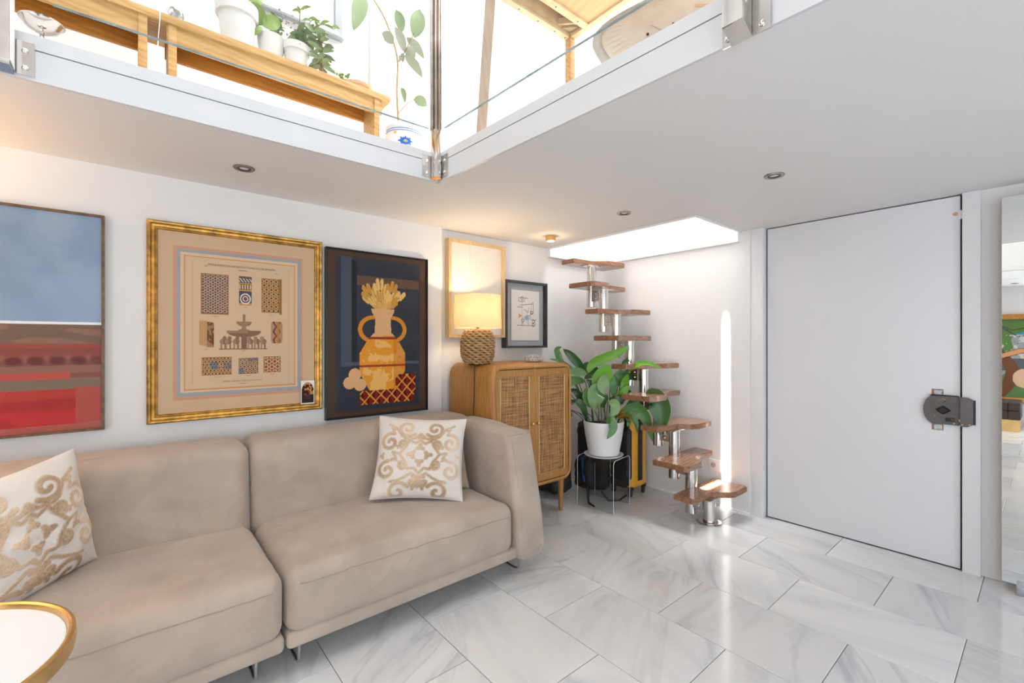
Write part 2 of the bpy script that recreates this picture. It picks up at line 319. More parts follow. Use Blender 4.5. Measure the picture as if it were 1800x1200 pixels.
while True:
    y0 = 1.05 + k * thh; y1 = y0 + thh
    if y0 > YB - .02: break
    off = -1.21 if k % 2 == 0 else -.885
    i0 = math.floor((XL2 - off) / tw)
    for i in range(i0, 40):
        x0 = off + i * tw; x1 = x0 + tw
        if x0 > XR: break
        a, bb, c, d = max(x0, XL2), min(x1, XR), max(y0, YF), min(y1, YB)
        if bb - a > .03 and d - c > .03: tile(a, bb, c, d)
    k += 1
wl = MB().box(XL - .2, XL, YF, 1.753, 0, UZ).box(XL2 - .17, XL2, 1.753, YB + .1, 0, UZ)
struct('wall_left', wl, M['wall'], smooth=False)
# stair bay wall, then the wall round the door
wb = MB().box(XL2, -1.449, YS, YB + .15, 0, 2.30).box(-1.449, -1.375, YB, YB + .15, 0, CZ).box(-.325, XR, YB, YB + .15, 0, CZ).box(-1.375, -.325, YB + .05, YB + .15, 0, CZ)
struct('wall_back', wb, M['wall'], smooth=False)
wr = MB().box(XR, XR + .15, YF, YB + .1, 0, .12).box(XR, XR + .15, YF, YB + .1, 2.1, TOP).box(XR, XR + .15, YF, -2.0, .12, 2.1).box(XR, XR + .15, 2.6, YB + .1, .12, 2.1)
struct('wall_right', wr, M['wall'], smooth=False)
struct('wall_front', MB().box(XL2, XR, YF - .15, YF, 0, UZ), M['wall'], smooth=False)
# upper storey walls and roof (unseen roof slot, shaped to drop one blade of sunlight down the stairwell)
struct('wall_left', MB().box(XL - .2, XL, YF, YB + .1, UZ, TOP), M['upper'], smooth=False)
struct('wall_back', MB().box(XL2, XR, YB, YB + .15, UZ + .055, TOP), M['upper'], smooth=False)
struct('wall_front', MB().box(XL2, XR, YF - .15, YF, UZ, TOP), M['upper'], smooth=False)
rf = MB(); sx0, sx1, sy0, sy1 = -1.655, -1.605, 2.46, 3.02
for a in ((XL - .2, sx0, YF - .15, YB + .15), (sx1, XR + .15, YF - .15, YB + .15), (sx0, sx1, YF - .15, sy0), (sx0, sx1, sy1, YB + .15)): rf.box(*a, TOP, TOP + .12)
struct('ceiling', rf, M['upper'], smooth=False)
# mezzanine slab with the void and the stair opening
VC = (-2.087, 1.244)
sl = MB()
for poly in ([(XL2, YF), (-2.15, YF), (-2.15, -1.9), VC, (-2.087, 2.868), (XL2, 2.868)], [VC, (1.2, 1.376), (1.2, 2.868), (-2.087, 2.868)],
             [(-1.517, 2.868), (1.2, 2.868), (1.2, YB + .15), (-1.517, YB + .15)], [(1.2, YF), (XR, YF), (XR, YB + .15), (1.2, YB + .15)], [(-2.15, YF), (1.2, YF), (1.2, -1.9), (-2.15, -1.9)]):
    sl.prism(poly, CZ, UZ)
struct('ceiling', sl, M['ceil'], smooth=False)
# fascia boards round the void: face board below, thin capping board above with a shadow gap
def fascia(p, q, side):
    p = Vector((*p, 0)); q = Vector((*q, 0)); n = (q - p).normalized().cross(Vector((0, 0, 1))) * side
    b1 = MB().beam(p + n * .006 + Vector((0, 0, 2.187)), q + n * .006 + Vector((0, 0, 2.187)), .012, .098)
    struct('trim_1', b1, M['fascia'], smooth=False)
    b2 = MB().beam(p + n * -.004 + Vector((0, 0, 2.262)), q + n * -.004 + Vector((0, 0, 2.262)), .036, .046)
    struct('trim_2', b2, M['fascia'], smooth=False)
fascia((-2.15, -1.9), VC, 1); fascia(VC, (1.2, 1.376), 1)
fascia((1.2, 1.376), (1.2, -1.9), 1); fascia((1.2, -1.9), (-2.15, -1.9), 1)
# stair opening lining
struct('trim_3', MB().box(-2.885, -1.53, 3.528, YS, 2.058, 2.285), M['trim'], smooth=False)
struct('trim_4', MB().box(XL2, -2.885, 2.868, YS, 2.06, 2.285), M['trim'], smooth=False)
struct('trim_5', MB().box(XL2, -1.517, 2.861, 2.874, 2.128, 2.29).box(-1.524, -1.511, 2.874, 3.6, 2.128, 2.29), M['trim'], smooth=False)
# door with its frame
struct('trim_6', MB().bbox(-1.450, -1.362, 3.552, YB + .02, 0, CZ, .003), M['trim'])
struct('trim_7', MB().bbox(-.322, -.249, 3.585, YB + .02, 0, CZ - .001, .003), M['trim'])
struct('door_gap_shade', MB().box(-1.375, -.322, 3.649, 3.659, 0, CZ), M['dark'])  # black sheet behind the door paints the shade in its gap
dr = struct('door_1', MB().bbox(-1.353, -.332, 3.61, 3.648, .006, 2.130, .002), M['door'])
hg = obj('hinge', MB().cyl((-.322, 3.603, 1.995), (-.322, 3.603, 2.045), .008).box(-.338, -.318, 3.603, 3.611, 1.995, 2.045), M['trim'], dr)
obj('filler_patch', MB().cyl((-.352, 3.6105, 2.03), (-.352, 3.609, 2.03), .011, 16), simple('wood_filler', (.60, .36, .22, 1), .8), dr)
struct('baseboard_back', MB().box(XL2, -1.450, YS - .006, YS, 0, .012), M['trim'])
# rim lock with its two old mortise patches
lk = thing('rim_lock', 'dark grey rim lock with diamond-shaped knob, rounded left end, on the white door', 'lock', (-.40, 3.61, .905))
def polyY(pts, y0, y1):
    b = MB(); n = len(pts); b.add([(x, y0, z) for x, z in pts] + [(x, y1, z) for x, z in pts], [tuple(range(n)), tuple(range(n, 2 * n))[::-1]] + [(i, (i + 1) % n, n + (i + 1) % n, n + i) for i in range(n)]); return b
arc = [(-.453 - .0, .983)] + [(-.445 - .042 * math.sin(a), .903 + .078 * math.cos(a)) for a in np.linspace(.25, PI - .25, 9)] + [(-.453, .822)]
obj('lock_body', polyY(arc + [(-.335, .822), (-.335, .985)], 3.588, 3.6095), M['greymetal'], lk)
obj('lock_rim', polyY([(-.458, .986), (-.445, .992), (-.338, .990), (-.338, .984)], 3.586, 3.6095), M['black'], lk)
obj('strike_box', polyY([(-.328, .986), (-.300, .986), (-.276, .972), (-.276, .838), (-.300, .822), (-.328, .822)], 3.560, 3.5849), M['greymetal'], lk)
obj('strike_edge', MB().box(-.2755, -.268, 3.566, 3.5849, .836, .972), M['black'], lk)
obj('knob', MB().add([(-.434, 3.575, .905), (-.400, 3.575, .931), (-.364, 3.575, .905), (-.400, 3.575, .879), (-.420, 3.562, .905), (-.400, 3.562, .921), (-.378, 3.562, .905), (-.400, 3.562, .889), (-.425, 3.59, .905), (-.4, 3.59, .925), (-.372, 3.59, .905), (-.4, 3.59, .885)],
    [(4, 5, 6, 7)] + [(i, (i + 1) % 4, 4 + (i + 1) % 4, 4 + i) for i in range(4)] + [(8 + i, 8 + (i + 1) % 4, (i + 1) % 4, i) for i in range(4)]), M['black'], lk, smooth=False)
obj('latch', MB().bbox(-.39, -.352, 3.577, 3.589, .843, .862, .003), M['black'], lk)
obj('latch_bolt', MB().box(-.336, -.326, 3.575, 3.584, .848, .862), M['steel'], lk)
obj('name_plate', MB().lathe([(.014, 0), (.012, .002)], (-.404, 3.588, .957), 20, (0, -1, 0)), M['steel'], lk)
for x, z in ((-.37, .972), (-.352, .972), (-.435, .95), (-.435, .868), (-.355, .832), (-.32, .97), (-.29, .97), (-.32, .834), (-.29, .836)):
    yy = 3.588 if x < -.33 else 3.560
    obj('screw', MB().cyl((x, yy, z), (x, yy - .002, z), .0045, 10), M['steel'], lk)
for z0, z1 in ((.985, 1.022), (.783, .822)):
    q = obj('mortise_patch', MB().box(-.452, -.402, 3.6085, 3.6105, z0, z1), simple('bare_wood_patch', (.35, .19, .10, 1), .9, nscale=60, namt=.4), dr)
    obj('filler', MB().box(-.441, -.407, 3.607, 3.6086, z0 + .004, z1 - .006), simple('plaster_patch', (.62, .64, .66, 1), .8, nscale=60, namt=.2), dr)
# windows in the right and front walls (behind the camera; seen in reflections only)
wf = MB()
for y in (-2.0, -.85, .3, 1.45, 2.6): wf.box(XR + .03, XR + .09, y - .03, y + .03, .12, 2.1)
wf.box(XR + .03, XR + .09, -2, 2.6, .12, .18).box(XR + .03, XR + .09, -2, 2.6, 2.04, 2.1)
w1 = struct('window_1', wf, M['trim'], smooth=False)
for i in range(4): obj('pane', MB().box(XR + .055, XR + .062, -1.97 + 1.15 * i, -.88 + 1.15 * i, .18, 2.04), M['glass'], w1)

# ------------------------------------------------------------------ ceiling lights
dl_cols = [((-2.507, .413), 'recessed swivel downlight with bronze ring above the framed prints'), ((-.898, 2.482), 'recessed swivel downlight in front of the white door'),
           ((-1.79, 2.456), 'recessed swivel downlight by the stair opening'), ((-.33, -2.7), 'recessed downlight seen only in the mirror, at the far end')]
bronze = simple('bronze_ring', (.30, .20, .14, 1), .35, .8)
lens = simple('lamp_glass', (.72, .72, .72, 1), .15, .2)
for (x, y), lb in dl_cols:
    t = thing('downlight', lb, 'ceiling light', (x, y, CZ), 'recessed downlights in the low ceiling')
    obj('trim_ring', MB().lathe([(.030, -.004), (.034, -.006), (.044, -.006), (.047, -.002), (.047, 0)], (x, y, CZ), 36, caps=False), bronze if x < -2.2 else M['post'], t)
    obj('swivel_ring', MB().lathe([(.022, -.001), (.024, -.006), (.029, -.006), (.031, -.001)], (x, y, CZ), 36, caps=False), M['black'], t)
    obj('bulb', MB().lathe([(.0001, -.004), (.012, -.0045), (.022, -.002), (.022, -.0005)], (x, y, CZ), 28), lens, t)
sx, sy = -2.562, 2.552
t = thing('surface_spotlight', 'small round brass surface spotlight glowing beside the stair opening', 'ceiling light', (sx, sy, CZ))
obj('housing', MB().lathe([(.040, 0), (.041, -.04), (.034, -.041), (.033, -.036)], (sx, sy, CZ), 36, caps=False), M['brass'], t)
obj('diffuser', MB().lathe([(.0001, -.038), (.033, -.038)], (sx, sy, CZ), 28, caps=False), emis('spot_glow', (1, .86, .62, 1), 9), t)
def point(name, loc, p, col, r=.04):
    l = bpy.data.lights.new(name, 'POINT'); l.energy = p; l.color = col; l.shadow_soft_size = r
    o = bpy.data.objects.new(name, l); COL.objects.link(o); o.location = loc
point('spot_bulb', (sx, sy, CZ - .08), .8, (1, .75, .45), .03)

# ------------------------------------------------------------------ sofa
def rbox(x0, x1, y0, y1, z0, z1, r, step=.03, disp=None):
    c = Vector(((x0 + x1) / 2, (y0 + y1) / 2, (z0 + z1) / 2)); h = Vector(((x1 - x0) / 2, (y1 - y0) / 2, (z1 - z0) / 2))
    inn = Vector([max(a - r, .001) for a in h]); bm = bmesh.new()
    def lins(a):
        n = max(2, int(2 * (a - r) / step)); core = [-(a - r) + 2 * (a - r) * i / n for i in range(n + 1)]
        ed = [r * math.tan(PI / 4 * j / 3) for j in (1, 2, 3)]
        return [-(a - r) - e for e in ed[::-1]] + core + [(a - r) + e for e in ed]
    ax = [lins(h[i]) for i in range(3)]
    for f in range(3):
        u, v = [i for i in range(3) if i != f]
        for s in (-1, 1):
            g = []
            for a in ax[u]:
                row = []
                for b in ax[v]:
                    p = Vector((0, 0, 0)); p[u] = a; p[v] = b; p[f] = s * h[f]
                    q = Vector([max(-inn[i], min(inn[i], p[i])) for i in range(3)]); d = p - q
                    if d.length > 0: p = q + d.normalized() * r
                    row.append(bm.verts.new(p + c))
                g.append(row)
            for i in range(len(g) - 1):
                for j in range(len(g[0]) - 1): bm.faces.new((g[i][j], g[i + 1][j], g[i + 1][j + 1], g[i][j + 1]))
    bmesh.ops.remove_doubles(bm, verts=bm.verts, dist=1e-5); bm.normal_update()
    if disp:
        new = [disp(v.co.copy(), v.normal.copy()) for v in bm.verts]
        for v, q in zip(bm.verts, new): v.co = q
    return MB().frombm(bm)
def nz(x, y, z, s): return noise.noise(Vector((x * s, y * s, z * s)))
sofa = thing('sofa', 'long low beige suede sofa with two seat cushions and one armrest, along the picture wall', 'sofa', (-2.3, .45, 0))
def seat_disp(y0, y1):
    def f(p, n):
        ty = (p.y - y0) / (y1 - y0); tx = (p.x + 2.53) / .66
        q = p.copy()
        if p.z > .30:
            q.z += .028 * math.sin(PI * min(1, max(0, ty))) ** .6 * math.sin(PI * min(1, max(0, tx * .75 + .2))) * min(1, (p.z - .30) / .1)
            q.z += .006 * nz(p.x, p.y, 0, 7) + .003 * nz(p.x * .4, p.y, 3, 19)
            g = max(0, 1 - abs(p.y - y0) / .16) + max(0, 1 - abs(p.y - y1) / .10) * .5
            q.z += g * .007 * nz(p.x * 2.5 + p.y, p.y * .8, 1, 16)
        if n.x > .3:
            q.x += .013 * math.sin(PI * min(1, max(0, (p.z - .13) / .24))) * math.sin(PI * ty) ** .4
            w = max(0, min(1, (.345 - p.z) / .05)) * max(0, min(1, (p.z - .12) / .2))
            q.x += w * .018 * nz(0, p.y, p.z * .15, 16) * (.35 + max(0, 1 - abs(p.y - y0 - .25) / .3))
        return q
    return f
def back_disp(y0, y1):
    def f(p, n):
        q = p.copy(); q.x -= (p.z - .40) * .10
        if n.x > .3:
            g = max(0, 1 - min(abs(p.y - y0), abs(p.y - y1)) / .5)
            q.x += (.020 * g + .004) * nz(0, p.y * .35 + .6 * p.z, p.z + p.y * .12, 15)
            q.x += .008 * math.sin(PI * min(1, max(0, (p.y - y0) / (y1 - y0))))
        return q
    return f
SY = ((-.80, .448), (.456, 1.603))
for i, (y0, y1) in enumerate(SY):
    s = obj('seat_cushion', rbox(-2.54, -1.885, y0, y1, .150, .405, .055, .024, seat_disp(y0, y1)), M['sofa'], sofa, auto=80)
    sp = [Vector((-1.868 - .004 + .013 * math.sin(PI * min(1, (.352 - .13) / .24)) * math.sin(PI * t) ** .4 * .3 - .006, y0 + (y1 - y0) * t, .352)) for t in np.linspace(.02, .98, 40)]
    dsp = seat_disp(y0, y1); obj('seam', MB().tube([dsp(Vector((-1.8855, y0 + (y1 - y0) * t, .350)), Vector((1, 0, 0))) + Vector((.0005, 0, 0)) for t in np.linspace(.04, .965, 60)], .0022, 5), M['seam'], s)
    b = obj('backrest', rbox(-2.80, -2.49, y0 - .01, y1 + (.185 if i else 0), .10, .805, .075, .028, back_disp(y0, y1)), M['sofa'], sofa, auto=80)
    obj('base', rbox(-2.78, -1.885, y0, y1 + (.195 if i else 0), .105, .17, .02, .05), M['sofa'], sofa, auto=80)
    # runner legs of bent chrome rod
    for yy in ((y1 - .09, y0 + .2) if i == 0 else (y0 + .055, y1 + .075)):
        pts = [(-2.0, yy, .112), (-2.002, yy, .03), (-2.015, yy, .012), (-2.04, yy, .006), (-2.55, yy, .006), (-2.585, yy, .012), (-2.6, yy, .03), (-2.6, yy, .112)]
        obj('leg', MB().tube([(x + .065, y, z + .001) for x, y, z in pts], .0065, 8), M['steel'], sofa)
        obj('leg_bracket', MB().beam((-2.12, yy, .108), (-2.05, yy, .014), .02, .008), M['rubber'], sofa)
def arm_disp(p, n):
    q = p.copy(); t = max(0, min(1, (p.z - .12) / .66))
    if p.x > -2.2: q.x -= .115 * t ** 1.5 * min(1, (p.x + 2.2) / .2)
    q.y += .012 * (1 - t) * (1 if n.y > .3 else 0)
    if n.z > .3: q.z -= .02 * max(0, (p.x + 2.3)) / .4
    q += n * (.003 * nz(p.x, p.y, p.z, 8)); return q
arm = obj('armrest', rbox(-2.55, -1.84, 1.607, 1.800, .115, .80, .045, .03, arm_disp), M['sofa'], sofa, auto=80)
sm = MB()
ys = 1.635
sm.tube([(-1.846 - .115 * max(0, min(1, (z - .12) / .66)) ** 1.5, ys - .0, z) for z in np.linspace(.17, .74, 18)], .0022, 5)
obj('seam', sm, M['seam'], arm)

# ------------------------------------------------------------------ cushions
def seg_dist(px, py, pts):
    d = np.full(px.shape, 9.0)
    for (x0, y0), (x1, y1) in zip(pts[:-1], pts[1:]):
        dx, dy = x1 - x0, y1 - y0; l = dx * dx + dy * dy + 1e-9
        t = np.clip(((px - x0) * dx + (py - y0) * dy) / l, 0, 1); d = np.minimum(d, np.hypot(px - x0 - t * dx, py - y0 - t * dy))
    return d
def spiral(cx, cy, r, a0, turns, s=1): return [(cx + r * (1 - .82 * t) * math.cos(a0 + s * t * turns * 2 * PI), cy + r * (1 - .82 * t) * math.sin(a0 + s * t * turns * 2 * PI)) for t in np.linspace(0, 1, 26)]
def damask(u, v):
    x = np.abs(u); y = v; m = np.full(u.shape, 9.0)
    for c in (spiral(.30, .66, .22, -2.4, 1.3), spiral(.68, .30, .23, 1.9, 1.25, -1), spiral(.70, -.36, .22, 1.6, 1.2, -1), spiral(.42, -.86, .24, 2.6, 1.1, -1), spiral(.36, .26, .10, -1, 1, 1), spiral(.34, -.24, .10, 1, 1, -1),
              spiral(.12, -.62, .13, 1.6, 1, 1)):
        m = np.minimum(m, seg_dist(x, y, c) - .043)
    for c in ([(0, .52), (.12, .40), (.30, .38), (.42, .46), (.55, .66), (.74, .76)], [(0, .36), (.10, .28), (.24, .36), (.30, .22), (.44, .02), (.30, -.16), (.24, -.32), (.10, -.30), (0, -.42)], [(.44, .02), (.60, .06), (.52, -.06), (.62, -.12)],
              [(.0, -.5), (.16, -.42), (.3, -.52), (.46, -.6), (.6, -.62)]):
        m = np.minimum(m, seg_dist(x, y, c) - .031)
    for cx, cy, r in ((0, .19, .085), (0, -.17, .085), (.17, .01, .09), (0, .44, .07), (.24, .44, .05), (0, -.66, .09), (.1, -.74, .07), (.62, .62, .06), (.86, -.02, .07), (.52, -.1, .05), (.5, .2, .05)):
        th_ = np.arctan2(y - cy, x - cx) - math.atan2(cy, cx + 1e-6); m = np.minimum(m, np.hypot(x - cx, y - cy) - r * (1.0 + .34 * np.cos(3 * th_)))
    m = np.where((np.abs(u) > .93) | (np.abs(v) > .96), 1, m)
    return m
def pillow(name, label, c, U, V, size, thick, mat, group=None, pattern=True, n=150, face=1, flop=0):
    c = Vector(c); U = Vector(U).normalized(); V = Vector(V); V = (V - U * V.dot(U)).normalized(); W = U.cross(V)
    if W.dot(CAM - c) < 0: W = -W
    g = np.linspace(-1, 1, n); uu, vv = np.meshgrid(g, g, indexing='ij')
    d = damask(uu, vv) if pattern else np.ones_like(uu)
    vs = []; cols = []
    for s in (1, -1):
        for i in range(n):
            for j in range(n):
                u, v = g[i], g[j]
                ed = (1 - abs(u) ** 2.6) * (1 - abs(v) ** 2.6); th = thick / 2 * max(ed, 0) ** .5 * (1 if s > 0 else .8)
                cv = 1 - .075 * (1 - v * v) * u * u - .0 ; cu = 1 - .07 * (1 - u * u) * v * v
                h = th + .0045 * nz(u, v, s * 3, 3.1) * ed ** .3 * 3 + .002 * nz(u * 3 + v * 2, v, 0, 6) * ed ** .3
                if pattern and s > 0: h += .0022 * (1 if d[i, j] < 0 else 0)
                p = c + U * (u * cv * size[0] / 2) + V * (v * cu * size[1] / 2 + flop * u * u * (v < 0) * v * .02) + W * (s * h)
                vs.append(p)
    fs = []
    for s in (0, 1):
        for i in range(n - 1):
            for j in range(n - 1):
                a = s * n * n + i * n + j; fs.append((a, a + n, a + n + 1, a + 1) if s == 0 else (a, a + 1, a + n + 1, a + n))
    m = MB(); m.add(vs, fs)
    t = thing(name, label, 'cushion', c - V * size[1] / 2, group) if pattern else None
    me_name = 'cover' if pattern else name
    o = bpy.data.objects.new(me_name, bpy.data.meshes.new(me_name)); COL.objects.link(o)
    o0 = ORG[t.name] if t else Vector((0, 0, 0)); o.data.from_pydata([p - o0 for p in m.v and [Vector(q) for q in m.v]], [], m.f)
    for f in o.data.polygons: f.use_smooth = True
    o.data.materials.append(mat)
    if pattern:
        o.parent = t
        base = np.array([222, 214, 207.]); gold = np.array([198, 170, 140.])
        k = (np.clip(.5 - d / .03, 0, 1) * (.72 + .4 * rng.random((n, n))))[..., None].clip(0, 1); nn = rng.random((n, n, 1))
        tone = np.array([[nz(a, b_, 5, 1.8) for b_ in g] for a in g])[..., None]
        gg = gold + 26 * (nn - .5) + 46 * tone
        front = (base * (1 - k) + gg * k).reshape(-1, 3); colorize(o, np.clip(np.concatenate([front, np.tile(base, (n * n, 1))]), 0, 255))
        rimpts = [c + U * (a * (1 - .075 * (1 - b_ * b_) * a * a) * size[0] / 2) + V * (b_ * (1 - .07 * (1 - a * a) * b_ * b_) * size[1] / 2) for a, b_ in [(x, -1) for x in np.linspace(-1, 1, 24)] + [(1, y) for y in np.linspace(-1, 1, 24)[1:]] + [(x, 1) for x in np.linspace(1, -1, 24)[1:]] + [(-1, y) for y in np.linspace(1, -1, 24)[1:-1]]]
        obj('edge_seam', MB().tube(rimpts, .0022, 5, closed=True), M['paper'], t)
        return t
    return tag(o, label, 'cushion')
pillow('cushion', 'cream cushion with raised gold scroll pattern, upright in the corner by the armrest', (-2.29, 1.245, .645), (.28, .43, -.03), (-.165, .10, .43), (.50, .46), .15, M['cloth'], 'cream and gold scroll cushions on the sofa')
pillow('cushion', 'cream cushion with raised gold scroll pattern, tilted, behind the round side table', (-2.27, -.315, .628), (-.72, .62, .10), (-.16, .08, .45), (.53, .455), .17, M['cloth'], 'cream and gold scroll cushions on the sofa')
pillow('linen_cushion', 'plain beige linen cushion tucked behind the patterned one by the armrest', (-2.40, 1.375, .622), (.18, .44, 0), (-.17, .05, .42), (.44, .43), .13, M['beige'], pattern=False, n=60)

# ------------------------------------------------------------------ round side table
tc_ = Vector((-1.53, -.415, 0)); R_ = .31
t = thing('side_table', 'round white-topped side table with thick brass rim in front of the sofa', 'table', tc_)
obj('tabletop', MB().lathe([(.0001, .566), (.292, .566), (.292, .592), (.0001, .592)], tc_, 72), M['white'], t)
obj('rim', MB().lathe([(.2925, .564), (.308, .566), (.311, .585), (.309, .604), (.302, .606), (.2965, .603), (.2925, .593), (.2925, .564)], tc_, 96, caps=False), M['brass'], t)
obj('stem', MB().lathe([(.014, .012), (.014, .565)], tc_, 20), M['brass'], t)
obj('foot', MB().lathe([(.19, 0), (.19, .01), (.02, .014)], tc_, 48), M['brass'], t)

# ------------------------------------------------------------------ framed pictures
def frame(parent, x0, x1, y0, y1, z0, z1, wd, mat, prof=None, name='frame'):
    # mitred moulding: profile list of (inset 0..wd, x height)
    prof = prof or [(0, x0), (0, x1), (wd, x1), (wd, x0)]
    vs = []; fs = []; n = len(prof)
    for cy, cz, sy_, sz_ in ((y0, z0, 1, 1), (y1, z0, -1, 1), (y1, z1, -1, -1), (y0, z1, 1, -1)):
        vs += [(x, cy + sy_ * i, cz + sz_ * i) for i, x in prof]
    for k in range(4):
        for i in range(n): a, b_ = k * n, ((k + 1) % 4) * n; fs.append((a + i, b_ + i, b_ + (i + 1) % n, a + (i + 1) % n))
    return obj(name, MB().add(vs, fs), mat, parent, smooth=False)
def artwork(name, parent, x, y0, y1, z0, z1, ny, nz_, fn, mat, back=True):
    yy = np.linspace(0, 1, ny); zz = np.linspace(0, 1, nz_); U_, V_ = np.meshgrid(yy, zz, indexing='ij')
    rgb = fn(U_, V_).reshape(-1, 3)
    vs = [(x, y0 + (y1 - y0) * a, z0 + (z1 - z0) * b_) for a in yy for b_ in zz]
    fs = [(i * nz_ + j, (i + 1) * nz_ + j, (i + 1) * nz_ + j + 1, i * nz_ + j + 1) for i in range(ny - 1) for j in range(nz_ - 1)]
    o0 = ORG[parent.name]; me = bpy.data.meshes.new(name); me.from_pydata([(a - o0.x, b_ - o0.y, c_ - o0.z) for a, b_, c_ in vs], [], fs)
    o = bpy.data.objects.new(name, me); COL.objects.link(o); o.parent = parent; me.materials.append(mat); colorize(o, np.clip(rgb, 0, 255)); return o
def fbm(U_, V_, sx_, sy_, seed=0):
    r = np.random.default_rng(seed); out = np.zeros(U_.shape); amp = 1; tot = 0
    for o_ in range(4):
        gx, gy = int(sx_ * 2 ** o_) + 2, int(sy_ * 2 ** o_) + 2; g = r.random((gx + 1, gy + 1))
        x = U_ * (gx - 1); y = V_ * (gy - 1); i = x.astype(int); j = y.astype(int); fx = x - i; fy = y - j
        fx = fx * fx * (3 - 2 * fx); fy = fy * fy * (3 - 2 * fy)
        out += amp * (g[i, j] * (1 - fx) * (1 - fy) + g[i + 1, j] * fx * (1 - fy) + g[i, j + 1] * (1 - fx) * fy + g[i + 1, j + 1] * fx * fy); tot += amp; amp *= .5
    return out / tot
def mixc(base, col, k): k = np.clip(k, 0, 1)[..., None]; return base * (1 - k) + np.array(col, float) * k
XW = XL
# 1 abstract painting
p1 = thing('abstract_painting', 'large framed abstract, grey-blue above red and brown bands, at the left edge', 'picture', (XW, -.5, .88))
frame(p1, XW + .001, -2.868, -.90, -.101, .885, 1.893, .011, M['brownfr'])
def art1(u, v):
    n1 = fbm(u, v, 3, 30, 1); n2 = fbm(u, v, 4, 5, 2); n3 = fbm(u, v, 2, 60, 3)
    c = np.zeros(u.shape + (3,)); sky = np.array([140, 160, 186.])
    c[:] = sky; c += (n2[..., None] - .5) * 34; c = mixc(c, (168, 178, 190), (v - .6) * (n2 > .55) * .7)  # paler patches towards the top paint a reflection into the colour
    edge = .487 + .010 * (n1 - .5)
    c = mixc(c, (238, 236, 236), ((v < edge + .014) & (v > edge)).astype(float))
    low = v < edge
    band = mixc(np.zeros_like(c), (136, 98, 74), np.ones_like(u)); band = mixc(band, (110, 84, 62), (n1 > .52) * .8)
    band = mixc(band, (152, 60, 44), ((v < .40) & (v > .33)) * .8 * (.5 + n3)); band = mixc(band, (124, 52, 38), ((v < .38) & (v > .24)) * .6)
    for i in range(12):
        cx = .03 + i * .087; band = mixc(band, (92, 26, 18), np.clip(1.6 - ((u - cx) / .034) ** 2 - ((v - .322) / .017) ** 2, 0, 1) * (.9 if cx < .92 else .5))
        band = mixc(band, (160, 112, 92), np.clip(1 - ((u - cx - .04) / .02) ** 2 - ((v - .335) / .022) ** 2, 0, 1) * .45)
    band = mixc(band, (150, 104, 86), ((v < .30) & (v > .265)) * .6); band = mixc(band, (188, 70, 52), ((v < .268) & (v > .235)) * (u < .86) * .9)
    band = mixc(band, (122, 100, 80), ((v < .237) & (v > .19)) * .9)
    red = mixc(np.zeros_like(c), (176, 40, 16), np.ones_like(u)); red = mixc(red, (160, 4, 2), (v < .14 + .01 * n1) * 1.0); red = mixc(red, (196, 22, 10), ((v < .10) & (n2 > .5)) * .6)
    band = np.where((v < .192)[..., None], red, band); band = mixc(band, (172, 70, 60), ((v < .20) & (u > .885)) * .9); band = mixc(band, (170, 96, 88), (v < .022 + .012 * n1) * .9)
    return np.where(low[..., None], band, c)
artwork('canvas', p1, -2.879, -.89, -.112, .896, 1.882, 200, 260, art1, M['printgloss'])
obj('glass_pane', MB().box(-2.874, -2.8725, -.889, -.113, .897, 1.881), M['pane'], p1)
